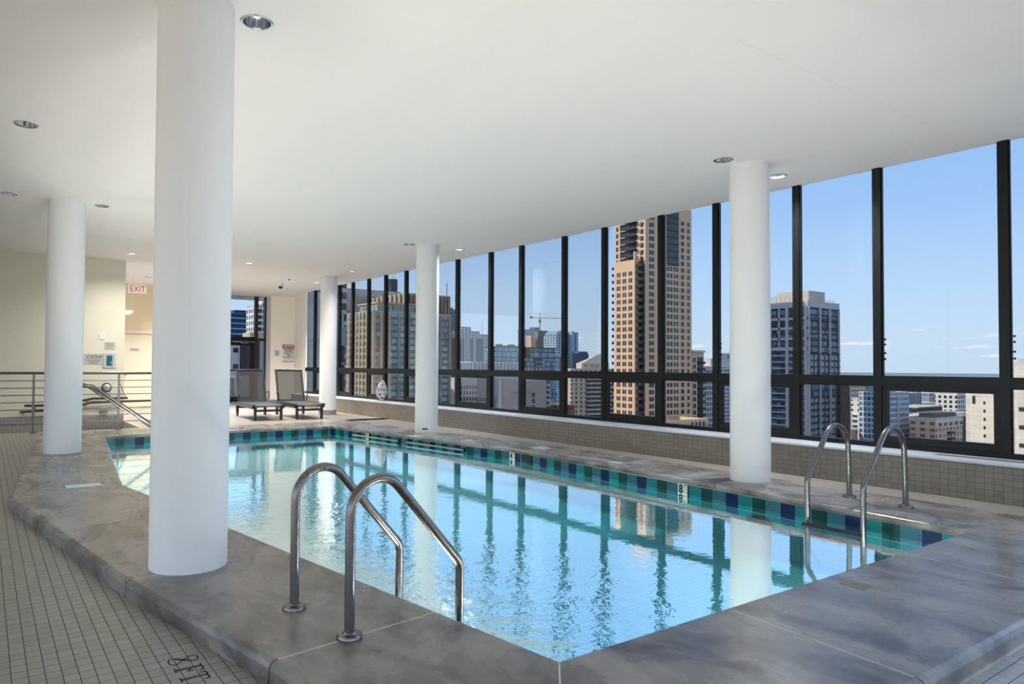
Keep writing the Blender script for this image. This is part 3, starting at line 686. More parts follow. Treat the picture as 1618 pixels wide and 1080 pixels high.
bm = bmesh.new(); box(bm, -.05, -.0325, -.05, .05, -.03, .06); obj('screen', bm, plain('lcd_screen', srgb(150, 176, 190), .3), r)
r, yy = plate('light_switch', 'white wall switch plate high on the tan wall', 'switch', 2.235, 17.25, 1.915, .105, .145, MAT['sign'], .012)
bm = bmesh.new(); box(bm, .018, -.018, -.045, .04, -.012, .045); obj('rocker', bm, MAT['sign'], r)
r, yy = plate('rules_sign', 'small white three line sign above the blue phone box', 'sign', 2.40, 17.25, 1.705, .215, .17, MAT['sign_grey'], .006)
for i, s in enumerate(('EMERGENCY', 'TELEPHONE', 'DIAL 911')): text('lettering', s, .034, MAT['ink_grey'], (0, -.0068, .045-.045*i), FACE_MY, yy, extrude=.0004)
r, yy = plate('facility_sign', 'grey sign with black script heading and four text lines on the tan wall', 'sign', 2.075, 17.25, 1.40, .40, .24, MAT['sign_grey'], .006)
text('script_heading', 'Carlyle', .11, MAT['ink'], (0, -.0068, .055), FACE_MY, yy, extrude=.0006, shear=.45)
text('script_heading', 'the', .035, MAT['ink'], (0, -.0068, .10), FACE_MY, yy, extrude=.0004, shear=.4)
for i, s in enumerate(('POOL AND SAUNA AREA', 'IS CLOSED AT NIGHT', 'PLEASE SHOWER', 'BEFORE USE')): text('lettering', s, .027, MAT['ink'], (0, -.0068, -.018-.026*i), FACE_MY, yy, extrude=.0004)
r, yy = plate('wall_mounted_phone', 'blue phone box in a pale frame on the tan wall', 'phone', 2.395, 17.25, 1.37, .265, .33, MAT['sign_grey'], .02)
bm = bmesh.new(); box(bm, -.06, -.028, -.115, .06, -.02, .115); bmesh.ops.bevel(bm, geom=bm.edges[:], offset=.006, segments=2, affect='EDGES'); obj('door', bm, MAT['teal_box'], r)['label'] = 'dark teal door'
bm = bmesh.new(); box(bm, .03, -.036, -.07, .042, -.028, -.03); obj('handle', bm, MAT['chrome'], r)
r = thing('wall_bell', 'round silver disc with a black rim on the tan wall behind the railing', 'bell', (2.345, 17.25, .755))
bm = bmesh.new(); lathe(bm, [(0, 0), (.105, 0), (.108, .03), (.095, .045), (.085, .04), (0, .04)], 32, (0, 0, 0), 'Y'); obj('rim', bm, MAT['black'], r, True)
bm = bmesh.new(); lathe(bm, [(.085, .04), (.07, .06), (.04, .072), (0, .076)], 32, (0, 0, 0), 'Y'); obj('disc', bm, MAT['silver'], r, True)
r, yy = plate('outlet_cover', 'small metal outlet cover low on the tan wall above the skirting', 'outlet', 2.30, 17.25, .205, .15, .085, MAT['steel_dark'], .05)
bm = bmesh.new(); box(bm, -.07, -.053, -.036, .07, -.05, .036); obj('flap', bm, MAT['steel'], r)
# hall: exit sign, door, sconce
r = thing('exit_sign', 'red lettered EXIT sign hanging in the hall entrance', 'exit sign', (3.54, 20.6, 3.38))
bm = bmesh.new(); box(bm, -.235, -.02, -.115, .235, .02, .115); pn = obj('face_panel', bm, MAT['exit_face'], r); text('lettering', 'EXIT', .24, MAT['exit_red'], (0, -.0225, 0), FACE_MY, pn, sx=.82)
for q in (-.12, .12): obj('hanger_rod', tubem([(q, 0, .115), (q, 0, .30)], .008, 8), MAT['white'], r)
dr = struct(bpy.data.objects.new('door_2', None), 'cream door at the end of the hall'); C.objects.link(dr); dr.location = (3.87, 21.99, 0)
cream_door = plain('door_paint', srgb(226, 216, 192), .5)
obj('door_leaf', boxm(-.47, -.03, .0, .47, .005, 2.18), cream_door, dr)
bm = bmesh.new(); box(bm, -.62, -.07, 2.19, .62, .005, 2.30); box(bm, -.62, -.05, 0, -.50, .005, 2.19); box(bm, .50, -.05, 0, .62, .005, 2.19); obj('door_casing', bm, cream_door, dr)
bm = bmesh.new(); lathe(bm, [(0, 0), (.03, 0), (.03, .01), (.012, .015), (.012, .05), (.03, .06), (.03, .08), (0, .085)], 20, (-.38, -.03, 1.0), 'Y'); obj('knob', bm, MAT['steel'], dr, True)
r, yy = plate('door_sign', 'small grey name plate on the cream hall door', 'sign', 3.72, 21.96, 1.72, .26, .085, MAT['sign_grey'], .006)
text('lettering', 'Mechanical', .05, MAT['ink'], (0, -.0068, 0), FACE_MY, yy, extrude=.0004, sx=.95)
r = thing('wall_sconce', 'white half bowl sconce on the hall wall under the exit sign', 'wall lamp', (3.52, 22, 2.83))
bm = bmesh.new(); lathe(bm, [(0, -.07), (.05, -.062), (.12, -.02), (.16, .03), (.155, .035), (.0, .02)], 24); obj('bowl', bm, MAT['lamp'], r, True)
bm = bmesh.new(); box(bm, -.04, -.02, -.05, .04, 0, .03); obj('back_plate', bm, MAT['white'], r)
# depth markers
def marker(x, y, num, label, w=.13, small='FT'):
    r = thing('depth_marker', label, 'depth marker', (x, y, -.115), 0, 'depth marker tiles in the waterline band')
    bm = bmesh.new(); box(bm, -.006, -w/2, -.06, 0, w/2, .062); obj('tile', bm, MAT['marker'], r)
    text('numeral', num, .135, MAT['ink'], (-.0075, w*.18, 0), FACE_MX, r, sx=.75, extrude=.0012, bold=.005); text('unit_lettering', small, .052, MAT['ink'], (-.0075, -w*.27, .036), FACE_MX, r, sx=.8, extrude=.0012)
def bx(y): return B_[0]+(P_[0]-B_[0])*(B_[1]-y)/(B_[1]-P_[1]) if y < B_[1] else R_[0]+(B_[0]-R_[0])*(R_[1]-y)/(R_[1]-B_[1])
marker(bx(5.11)+.001, 5.11, '8', 'white 8 FT depth tile in the waterline band near the ladder column'); marker(bx(8.43)-.004, 8.43, '4', 'white 4 FT depth tile in the waterline band beside the skimmer'); marker(bx(12.29)-.004, 12.29, '3', 'white 3 FT depth tile at the end of the far grab bar')
def deck_mark(pts, label, textlab=None):
    c = Vector((sum(p[0] for p in pts)/len(pts), sum(p[1] for p in pts)/len(pts)))
    bm = bmesh.new(); prism(bm, [(p[0]-c.x, p[1]-c.y) for p in pts], 0, .0025); o = obj('deck_marker', bm, MAT['marker']); o.location = (c.x, c.y, .0002)
    return tag(o, label, 'deck marker', 'white marker tiles set in the coping')
a = deck_mark([(7.33, 8.14), (7.56, 8.14), (7.56, 8.37), (7.33, 8.37)], 'white diamond tile in the coping above the 4 FT depth tile')
text('symbol', 'x', .1, MAT['ink_grey'], (0, 0, .003), (0, 0, -PI/2), a, extrude=.0004)
a = deck_mark([(7.13, 6.42), (7.27, 6.42), (7.27, 6.56), (7.13, 6.56)], 'small white tile in the coping halfway between 4 FT and 8 FT')
text('symbol', '8', .09, MAT['ink_grey'], (0, 0, .003), (0, 0, -PI/2), a, extrude=.0004)
a = deck_mark([(7.05, 9.72), (7.2, 9.72), (7.2, 9.86), (7.05, 9.86)], 'small white tile in the coping beside the middle column')
a = deck_mark([(1.155, 9.64), (1.335, 9.66), (1.335, 9.77), (1.155, 9.75)], 'white lettered tile in the coping before the railing column')
text('lettering', 'NO DIVING', .034, MAT['ink'], (0, 0, .003), (0, 0, 0), a, extrude=.0004)
o = tag(obj('warning_strip', boxm(-.05, -.001, -.014, .05, .001, .014), MAT['ink']), 'thin black lettered strip at the foot of the middle column', 'label'); o.location = (7.13, 11.245, .08); o.rotation_euler = (0, 0, -.7)
# skimmer and outlets
sk = thing('skimmer_opening', 'dark square skimmer mouth in the tile band beside the 4 FT tile', 'skimmer', (bx(8.07)-.006, 8.07, -.115))
bm = bmesh.new(); box(bm, -.004, -.1, -.05, .01, .1, .05); obj('mouth', bm, MAT['black'], sk)
bm = bmesh.new(); box(bm, -.006, -.11, .05, .01, .11, .058); box(bm, -.006, -.11, -.06, .01, -.1, .058); box(bm, -.006, .1, -.06, .01, .11, .058); obj('surround', bm, MAT['t0'], sk)
sl = thing('skimmer_slot', 'long recessed pale slot in the coping beyond the thick column', 'skimmer lid', (.92, 8.23, 0))
bm = bmesh.new(); box(bm, -.175, -.11, .0008, .175, .10, .003); obj('recess', bm, MAT['sign'], sl)
bm = bmesh.new(); box(bm, -.185, .095, .0008, .185, .118, .0034); box(bm, .165, -.02, .0008, .185, .10, .0034); obj('rim', bm, MAT['black'], sl)
def ringo(name, label, y, z, ry, rz_, cat):
    r = thing(name, label, cat, (bx(y)-.002, y, z))
    for nm, a, b, mt in (('outer_ring', 1., .72, MAT['black']), ('lens', .70, .0, MAT['ink'])):
        bm = bmesh.new(); n = 32; rr = [[bm.verts.new((dx, ry*k*math.cos(2*PI*i/n), rz_*k*math.sin(2*PI*i/n))) for i in range(n)] for k, dx in ((a, -.004), ((a+b)/2, -.014), (max(b, .02), -.006))]
        for p, q in zip(rr, rr[1:]):
            for i in range(n): bm.faces.new((p[i], p[(i+1) % n], q[(i+1) % n], q[i]))
        bm.faces.new(rr[-1]); obj(nm, bm, mt, r, True)
ringo('underwater_light', 'black oval underwater light in the pool wall between 8 FT tile and ladder', 4.115, -.275, .15, .05, 'pool light')
ringo('underwater_light', 'small dark oval underwater light below the far grab bar', 11.9, -.21, .12, .03, 'pool light')
def added_pool_lamp(p, d, label, pw=1.):  # unseen lamps added under the pool edges to brighten the ceiling
    r = thing('added_pool_lamp', label, 'pool light', (p[0], p[1], -.36), math.atan2(d[1], d[0]), 'added unseen pool lamps that light the ceiling')
    bm = bmesh.new(); lathe(bm, [(.10, -.02), (.13, -.02), (.135, .0), (.12, .012), (.10, .004)], 28, (0, 0, 0), 'X', closed=True); o = obj('rim', bm, MAT['chrome'], r, True); o.rotation_euler = (0, 0, PI)
    bm = bmesh.new(); lathe(bm, [(.10, 0), (.06, .012), (0, .016)], 28, (0, 0, 0), 'X', closed=True); o = obj('lens', bm, MAT['lamp'], r, True); o.rotation_euler = (0, 0, PI)
    L = bpy.data.lights.new('added_pool_beam', 'AREA'); L.shape = 'DISK'; L.size = .2; L.spread = 2.9; L.energy = POOL_W*pw; L.color = (1., .83, .75)
    q = bpy.data.objects.new('added_pool_beam', L); C.objects.link(q); q.parent = r; q.location = (.03, 0, .02)
    q.rotation_euler = Vector((-math.cos(POOL_UP), 0, -math.sin(POOL_UP))).to_track_quat('Z', 'Y').to_euler()
POOL_UP = 1.35
for i, (x, where) in enumerate(((3.0, 'nearest the pool corner'), (4.4, 'in the middle of the near wall'), (5.8, 'nearest the ladder'))): added_pool_lamp((x, 2.29), (0, 1), 'added underwater lamp lighting the ceiling, unseen below the near coping, '+where, .68)
for i, (y, where) in enumerate(((3.4, 'below the arched rails'), (5.4, 'beside the thick column'), (7.4, 'near the bend of the coping'))):
    t_ = (y-Q[1])/(T[1]-Q[1]); added_pool_lamp((Q[0]+(T[0]-Q[0])*t_+.035, y), (1, .147), 'added underwater lamp lighting the ceiling, unseen below the long coping, '+where, .9)
for i, (y, where) in enumerate(((9.2, 'at the bend of the coping'), (10.6, 'before the step rails'), (12.4, 'between the step rails'))):
    t_ = (y-T[1])/(S_[1]-T[1]); added_pool_lamp((T[0]+(S_[0]-T[0])*t_+.035, y), (1, -.1), 'added underwater lamp lighting the ceiling, unseen in the shallow end wall, '+where, .9)
bm = bmesh.new(); box(bm, 4.335, 2.0, .0004, 4.46, 2.14, .0016); struct(obj('coping_patch', bm, MAT['patch']), 'square brown repair patch in the coping')

# painted depth lettering on the floor
def ribbon(bm, pts, width, z=0.):
    pr = None
    for i, p in enumerate(pts):
        p = Vector(p); a = Vector(pts[max(0, i-1)]); b = Vector(pts[min(len(pts)-1, i+1)]); d = (b-a).normalized(); n = Vector((-d.y, d.x))
        w = width(i/(len(pts)-1)) if callable(width) else width
        cur = (bm.verts.new((p.x+n.x*w/2, p.y+n.y*w/2, z)), bm.verts.new((p.x-n.x*w/2, p.y-n.y*w/2, z)))
        if pr: bm.faces.new((pr[0], cur[0], cur[1], pr[1]))
        pr = cur
fm = thing('floor_lettering', 'black 8 FT lettering inlaid in the deck tiles beside the coping', 'lettering', (.815, 3.405, -.0992), -PI/2)
bm = bmesh.new()                                               # local x = reading direction, local y = up
pts = []
for k in range(61):
    t = 2*PI*k/60; pts.append((.030*math.sin(2*t)*(1.15 if math.cos(t) < 0 else .95), .066*math.cos(t)))
ribbon(bm, pts, lambda s: .008+.012*(abs(math.sin(4*PI*s+PI/2)) if (.15 < s < .35) else .0)); obj('numeral', bm, MAT['ink'], fm)
def glyph(strokes):
    bm = bmesh.new()
    for i, a in enumerate(strokes): box(bm, *a[:2], -.0002-.0001*i, *a[2:], .0003+.0001*i)
    return obj('letter', bm, MAT['ink'], fm)
glyph([(.095, -.058, .109, .058), (.080, -.062, .124, -.054), (.080, .053, .150, .061), (.144, .036, .151, .061), (.107, -.004, .134, .004), (.131, -.016, .137, .016)])
glyph([(.205, -.058, .219, .058), (.190, -.062, .234, -.054), (.172, .053, .252, .061), (.172, .034, .179, .061), (.245, .034, .252, .061)])

# ------------------------------------------------------------------ the city
ZG = -110.
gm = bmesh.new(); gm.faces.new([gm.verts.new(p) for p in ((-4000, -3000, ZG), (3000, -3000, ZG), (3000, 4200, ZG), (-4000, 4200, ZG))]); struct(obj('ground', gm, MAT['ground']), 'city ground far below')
gm = bmesh.new(); n = 72; gm.faces.new([gm.verts.new((27000*math.cos(2*PI*i/n), 27000*math.sin(2*PI*i/n), ZG-1.5)) for i in range(n)]); struct(obj('haze_plain', gm, MAT['haze_plain']), 'far plain reaching to the horizon, blue haze put into its colour')  # far plain, blue-grey haze put into its colour

FM = {}
def fmat(key, *a, **k):
    if key not in FM: FM[key] = facade(key, *a, **k)
    return FM[key]
def pm(key, col, rough=.8, **k):
    if key not in FM: FM[key] = plain(key, col, rough, **k)
    return FM[key]
class Bld:
    def __init__(s, name, label, x0, y0, x1, y1, zt, mat, cat='building', zb=ZG, group=None):
        s.x0, s.y0, s.x1, s.y1, s.zt, s.zb = x0, y0, x1, y1, zt, zb
        s.root = thing(name, label, cat, (x0, y0, zb), 0, group)
        s.block = s.part('block', [(x0, y0, zb, x1, y1, zt)], mat)
    def part(s, name, boxes, mat, stuff=False):
        bm = bmesh.new()
        for b in boxes: box(bm, *b)
        o = obj(name, bm, mat, s.root); o.matrix_parent_inverse = Matrix.Translation(s.root.location).inverted()
        if stuff: o['kind'] = 'stuff'
        return o
    def left(s, f0, f1, z0, z1, d0=-.15, d1=.0):               # a box on the -X face; f runs from the near corner to the far end
        y0, y1 = s.y0+(s.y1-s.y0)*f0, s.y0+(s.y1-s.y0)*f1
        return (s.x0+d0, y0, z0, s.x0+d1, y1, z1)
    def right(s, f0, f1, z0, z1, d0=-.15, d1=.0):              # a box on the -Y face; f runs from the near corner outwards
        x0, x1 = s.x0+(s.x1-s.x0)*f0, s.x0+(s.x1-s.x0)*f1
        return (x0, s.y0+d0, z0, x1, s.y0+d1, z1)
    def many(s, name, boxes, mat, most=100):                   # individual parts, the rest as one
        for b in boxes[:most]: s.part(name, [b], mat)
        if boxes[most:]: s.part(name, boxes[most:], mat, stuff=True)
    def parapet(s, h=1.2, mat=None, inset=.0):
        m = mat or s.block.data.materials[0]; t = .5
        s.part('parapet', [(s.x0, s.y0, s.zt, s.x1, s.y0+t, s.zt+h), (s.x0, s.y1-t, s.zt, s.x1, s.y1, s.zt+h), (s.x0, s.y0+t, s.zt, s.x0+t, s.y1-t, s.zt+h), (s.x1-t, s.y0+t, s.zt, s.x1, s.y1-t, s.zt+h)], m)

# tan stone apartment tower
TAN = pm('tan_stone', srgb(216, 182, 148), noise=.05, scale=.4); TGL = pm('tan_tower_glass', srgb(52, 58, 66), .15); DKB = pm('dark_balcony', srgb(34, 36, 40), .5)
PALE = pm('pale_trim', srgb(196, 190, 182), .7)
t = Bld('apartment_tower', 'tall tan stone apartment tower with dark balconies', 238.9, 198.4, 270.8, 215.9, 74, TAN)
t.part('bay', [(235.9, 202.0, ZG, 238.9, 213.6, 48.5)], TAN)['label'] = 'lower sunlit bay'
t.part('corner_pier', [(235.6, 201.6, ZG, 237, 202.2, 52)], TAN)
wins, k = [], 0
for fl in range(30):
    z = 68-3.06*fl
    for f in ((.075, .12), (.13, .175), (.45, .50), (.52, .57), (.60, .64), (.66, .70), (.76, .83), (.90, .95)):
        if f[0] < .72 and f[0] > .4 and z > 48: continue
        wins.append(t.right(f[0], f[1], z-1.9, z, -.08, .1))
    if z < 46:
        for c in (.10, .20, .39, .49, .68, .78):
            y0 = 202+11.6*c; wins.append((235.82, y0, z-1.9, 235.92, y0+.85, z))
    elif z > 48:
        wins.append(t.left(.06, .16, z-2.0, z, -.08, .1)); wins.append(t.left(.88, .95, z-2.0, z, -.08, .1))
t.many('window', wins, TGL, 100)
t.part('glass_bay', [t.right(.45, .70, 47.5, 72.5, -.3, .1)], TGL)
for i in range(8): t.part('bay_spandrel', [t.right(.45, .70, 47.2+3.06*i, 48.2+3.06*i, -.4, -.28)], DKB)
t.part('recess', [t.left(.28, .82, 48.7, 73, -.08, .1)], DKB)
for i in range(8):
    z = 50+3.06*i; t.part('balcony', [t.left(.24, .56, z, z+.35, -2.2, 0), t.left(.24, .56, z+.35, z+1.2, -2.2, -2.1)], PALE if i % 1 else DKB)
    t.part('balcony', [t.left(.60, .82, z, z+.3, -1.0, 0)], PALE)
for i in range(27):
    z = 45.5-3.06*i; t.part('balcony', [(236.6, 198.8, z-.2, 239.0, 201.9, z+.1), (236.6, 198.8, z+.1, 236.7, 201.9, z+1.1), (236.6, 198.8, z+.1, 239, 198.9, z+1.1)], DKB)
    if z > -25:
        t.part('balcony', [(270.8, 200.5, z-.2, 272.2, 204, z+.1), (272.1, 200.5, z, 272.2, 204, z+1.1)], DKB)
        t.part('balcony', [(236.5, 213.6, z-.2, 238.9, 215.4, z+.1), (236.5, 215.3, z, 238.9, 215.4, z+1.1)], DKB)
t.part('balcony_recess', [(238.8, 198.8, ZG, 238.95, 201.9, 48)], TGL)
t.part('penthouse', [(247, 202, 74, 262, 213, 80)], TAN)
pod = Bld('podium_building', 'pale stone podium around the foot of the tan tower', 226, 178, 254, 197, -21.5, pm('podium_stone', srgb(176, 156, 142)))
pod.parapet(1.6, TAN)
pod.many('window', [pod.right(.60+.09*i, .64+.09*i, -30, -21, -.1, .1) for i in range(4)]+[pod.left(.1+.2*i, .2+.2*i, -24, -20, -.1, .1) for i in range(4)], TGL)
b = Bld('apartment_block', 'small tan block with dark balconies beside the tall tan tower', 274.5, 200.9, 283.3, 212, 8.6, TAN); b.parapet(1.0, TAN); b.part('cornice', [(273.9, 200.3, 8.6, 283.9, 212.5, 9.4)], PALE)
b.many('window', [b.right(.08, .32, 4-3.06*i, 6-3.06*i, -.1, .1) for i in range(12)]+[b.right(.45, .92, 4-3.06*i, 6.4-3.06*i, -.1, .1) for i in range(12)], TGL)
for i in range(11): b.part('balcony', [b.right(.45, .95, 3.2-3.06*i, 4.3-3.06*i, -1.3, 0)], DKB)
WG = fmat('white_grid', srgb(206, 208, 208), srgb(74, 96, 116), 2.2, 3.1, .72, .7)
b = Bld('apartment_block', 'white framed glass block beyond the small tan block', 342.2, 243.5, 353, 262, 1.5, WG); b.parapet(.8, PALE); b.part('corner_pier', [(351.7, 243.2, ZG, 353.2, 244, 2.2)], PALE)
b = Bld('apartment_block', 'low white gridded block seen beside the ladder column', 492.8, 342.3, 530, 380, 2.0, WG); b.part('penthouse', [(497, 346, 2, 528, 375, 9)], PALE)
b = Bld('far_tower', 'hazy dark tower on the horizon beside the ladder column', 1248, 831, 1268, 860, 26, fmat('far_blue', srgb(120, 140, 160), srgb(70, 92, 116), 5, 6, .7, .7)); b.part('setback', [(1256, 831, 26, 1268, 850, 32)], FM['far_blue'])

# dark glass tower with pale piers
LG = pm('pale_grey_pier', srgb(186, 182, 180), .7); DG = fmat('dark_curtain', srgb(60, 70, 80), srgb(84, 106, 122), 2.0, 3.0, .9, .72, gl_var=.8, rough=.12)
b = Bld('glass_tower', 'dark glass tower with pale grey piers beside the ladder column', 323.5, 173.2, 352.5, 200.8, 33.2, DG)
b.part('cornice', [(323.2, 172.9, 30.6, 352.8, 201, 33.6)], LG)['label'] = 'pale top band'
for f in (.0, .355, .665, .965): b.part('pier', [b.right(f, f+.035, ZG, 31, -.7, 0)], LG)
for f in (.0, .33, .64, .95): b.part('pier', [b.left(f, f+.05, ZG, 31, -.6, 0)], LG)
for f in (.165, .485, .795): b.part('pier', [b.left(f, f+.025, 11, 31, -.5, 0)], LG)
for z in (25.2, 20.6, 15.6): b.part('spandrel', [b.left(0, 1, z-.5, z+.6, -.5, 0)], LG); b.part('spandrel', [b.right(0, 1, z-.7, z+.4, -.3, 0)], pm('grey_spandrel', srgb(70, 74, 80)))
b.part('spandrel', [b.left(0, 1, 10.0, 11.6, -.55, 0)], LG)
for i in range(14): b.part('spandrel', [b.left(0, 1, 7.2-3.05*i, 7.8-3.05*i, -.4, 0)], LG)
for i in range(5): b.part('balcony', [b.right(.04, .355, 8.3-3.05*i, 8.6-3.05*i, -1.4, 0), b.right(.39, .665, 8.3-3.05*i, 8.6-3.05*i, -1.4, 0), b.right(.70, .965, 8.3-3.05*i, 8.6-3.05*i, -1.4, 0)], DKB)
for i in range(10): b.part('spandrel', [b.right(.04, .965, -9.5-3.05*i, -8.7-3.05*i, -.3, 0)], pm('grey_spandrel', srgb(70, 74, 80)))
for f0, f1, w in ((.09, .16, 'w'), (.20, .27, 'w'), (.43, .50, 'w'), (.55, .62, 'w'), (.75, .82, 'w'), (.86, .93, 'w')):
    b.many('window', [b.right(f0, f1, 5.6-3.05*i-(8.5 if i > 3 else 0), 7.6-3.05*i-(8.5 if i > 3 else 0), -.2, 0) for i in range(12)], pm('bright_glass', srgb(150, 160, 166), .2))
b.part('penthouse', [(330, 176, 33.4, 345, 192, 39)], pm('penthouse_tan', srgb(190, 180, 166))); b.part('roof_fins', [(324.5+.01, 178+2.2*i, 33.4, 324.9, 179.4+2.2*i, 36.6) for i in range(9)], LG)
b.part('roof_rail', [(338, 173.6, 33.5+.6*i, 350, 173.7, 33.65+.6*i) for i in range(3)], LG)
b2 = Bld('brick_block', 'dark brick balcony block touching the dark glass tower', 334.0, 163.5, 343.2, 165.6, -6.2, fmat('brick_dark', srgb(84, 62, 58), srgb(40, 42, 46), 2.6, 3.05, .6, .5)); b2.parapet(.8, LG); b2.part('pier', [(342.6, 163.2, ZG, 343.4, 164, -5.5)], LG)

# cream concrete slabs
CRM = tiles('cream_panels', srgb(206, 200, 184), srgb(226, 222, 210), 3.5, 3.0, .16, .16, 'YZ', .8)
b = Bld('concrete_slab_block', 'cream concrete panel block with one column of small windows', 301.8, 92.0, 330, 103.2, -7.4, CRM)
wb = [(301.62, 97.2, -10-3.0*i-1.1, 301.85, 97.8, -10-3.0*i) for i in range(10)]+[(301.62, 100.2, -11, 301.85, 101.1, -8.2)]
b.many('window', wb, TGL); b.parapet(.6, PALE)
b = Bld('concrete_slab_block', 'cream concrete panel block at the outer edge of the view with wide windows', 287.6, 60, 330, 85.6, 3.0, CRM)
b.many('window', [(287.4, 81.8, -11-6*i-1.3, 287.65, 83.4, -11-6*i) for i in range(6)], TGL); b.parapet(.8, PALE); b.part('roof_plant', [(290, 76, 3, 300, 84, 5.2)], LG)

# beige and teal residential pair
BEI = pm('beige_stone', srgb(192, 172, 142), .8); BEI_SHADE = pm('shaded_beige_stone', srgb(150, 140, 134), .8)  # second stone is the beige greyed, shade put into its colour
TEA = fmat('teal_bands', srgb(128, 112, 104), srgb(120, 190, 196), 1.6, 3.05, .9, .58, gl_var=.45, rough=.2)
b = Bld('apartment_tower', 'teal glass apartment tower with beige piers and terrace', 146.7, 276.5, 190, 302.6, 25.5, TEA)
for i in range(7): b.part('pier', [b.left(.02+.14*i, .06+.14*i, ZG, 26, -.6, 0)], BEI)
for i, f in enumerate((0, .085, .18, .30, .42, .56, .70, .84, .96)): b.part('pier', [b.right(f, f+.03, ZG, 25.8, -.8, 0)], BEI if i < 3 else BEI_SHADE)
b.parapet(1.0, BEI); b.part('penthouse', [(152, 281, 25.5, 176, 300, 30.2)], fmat('terrace_glass', srgb(190, 190, 180), srgb(90, 140, 150), 2, 5, .7, .7)); b.part('roof_edge', [(151.2, 280.2, 30.2, 177, 301, 31)], BEI)
for i in range(16):
    b.part('spandrel', [b.left(0, 1, 21.5-3.05*i, 22.6-3.05*i, -.3, 0)], BEI)
b = Bld('apartment_tower', 'beige tower crown with tall pale fins behind the teal tower', 181, 304.5, 208.7, 345, 38.2, pm('brown_recess', srgb(84, 72, 68)))
for i in range(9): b.part('fin', [b.left(.0+.118*i, .045+.118*i, ZG, 39, -1.0, 0)], BEI)
for i in range(13): b.part('fin', [b.right(.02+.077*i, .045+.077*i, 25.6, 38.6, -.5, 0)], BEI_SHADE)
b.part('teal_floors', [(181.2, 304.2, ZG, 208.5, 304.6, 25.6)], TEA); b.parapet(.8, BEI); b.part('antenna', [(206.8, 305.2, 38, 207.1, 305.5, 46)], DKB)

# far towers between the two white columns
BL = fmat('blue_glass', srgb(92, 118, 146), srgb(70, 104, 138), 4, 4, .8, .8)
b = Bld('glass_tower', 'blue glass tower rising behind the twin concrete towers', 842.5, 1241, 864.4, 1262, 126, BL); b.part('roof_plant', [(846, 1244, 126, 860, 1256, 130)], BL)
TW = fmat('twin_concrete', srgb(182, 178, 175), srgb(30, 36, 44), 5.2, 3.05, .46, .52, gl_var=.3)
b = Bld('apartment_tower', 'pale concrete tower with dark glass strips and stepped roof', 491.6, 693.4, 534, 727, 42, TW); b.part('penthouse', [(493.4, 693.6, 42, 507, 704, 50.3)], TW); b.part('penthouse', [(508, 694, 42, 521, 704, 45.5)], TW)
for f in (.04, .36, .57): b.part('glass_strip', [b.right(f, f+(.07 if f < .5 else .24), ZG, 36, -.4, 0)], TGL)
for i in range(7): b.part('balcony', [(534, 695, 30-9*i, 536, 700, 31-9*i)], DKB)
b.part('mast', [(529, 700, 42, 529.6, 700.6, 60)], PALE)
b = Bld('apartment_tower', 'pale concrete tower slice beside the middle column', 470, 700, 491, 735, 43, TW); b.part('glass_strip', [b.right(.6, .9, ZG, 36, -.4, 0)], TGL); b.parapet(1.5, PALE)
GB = fmat('glass_block', srgb(46, 58, 68), srgb(120, 150, 172), 2.6, 8.5, .94, .9, gl_var=.5, rough=.1)
b = Bld('office_block', 'low dark glass office block below the tower crane', 370, 472.3, 443, 486, 18.8, GB)
b.part('roof_band', [(369.6, 471.9, 17.9, 443.4, 486.4, 18.9)], DKB); b.part('spandrel', [(369.6, 471.9, 9.0, 443.4, 472.3, 9.9)], DKB); b.part('spandrel', [(369.6, 471.9, 1.0, 443.4, 472.3, 1.8)], DKB)
b.part('dark_recess', [(398, 471.8, 9.9, 412, 472.3, 17.9), (416, 471.8, -2, 426, 472.3, 9)], DKB); b.part('terrace_slab', [(418, 471, 5.5, 428, 472.4, 6.2), (418, 471, 1.5, 428, 472.4, 2.2)], PALE)
for i in range(12): b.part('white_panel', [(372+4.6*i, 471.7, -14, 374.3+4.6*i, 472.3, .6)], LG)
b.part('roof_plant', [(378+i*7, 475, 18.8, 382+i*7, 480, 21-(i % 2)) for i in range(4)], DKB)
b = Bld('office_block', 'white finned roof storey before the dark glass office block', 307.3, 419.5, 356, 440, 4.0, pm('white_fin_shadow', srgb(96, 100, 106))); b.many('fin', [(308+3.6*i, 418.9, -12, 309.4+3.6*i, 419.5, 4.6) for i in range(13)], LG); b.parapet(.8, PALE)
b = Bld('office_block', 'small blue office block beside the dark glass office corner', 481.7, 507.9, 489.6, 520, 9.8, BL); b.parapet(.7, BL)
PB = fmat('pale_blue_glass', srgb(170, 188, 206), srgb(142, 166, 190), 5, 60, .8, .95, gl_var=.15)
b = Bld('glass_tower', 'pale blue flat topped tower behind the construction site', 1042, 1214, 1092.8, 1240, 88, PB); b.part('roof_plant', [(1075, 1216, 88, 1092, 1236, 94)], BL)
COR = pm('core_concrete', srgb(92, 96, 104)); RUST = pm('rust_formwork', srgb(140, 84, 66))
b = Bld('construction_tower', 'unfinished concrete tower with rusty formwork under the crane', 872, 978, 898, 1000, 70, fmat('core_openings', srgb(104, 108, 116), srgb(52, 58, 70), 3.2, 4, .5, .6))
b.part('formwork_band', [(866, 975, 40, 914, 978, 46), (866, 975, 49, 914, 978, 51.5)], RUST)
b.part('floor_slab', [(868, 976, 15+5*i, 913, 1000, 15.6+5*i) for i in range(5)], PALE); b.many('column', [(900+3.4*i, 976, 10, 900.7+3.4*i, 976.8, 58-i*2) for i in range(4)], RUST); b.many('column', [(862+3.2*i, 976, 10, 863+3.2*i, 977, 66) for i in range(3)], PALE)
b.part('lit_side', [(856, 979, 10, 866, 995, 60)], pm('pink_concrete', srgb(196, 168, 150)))
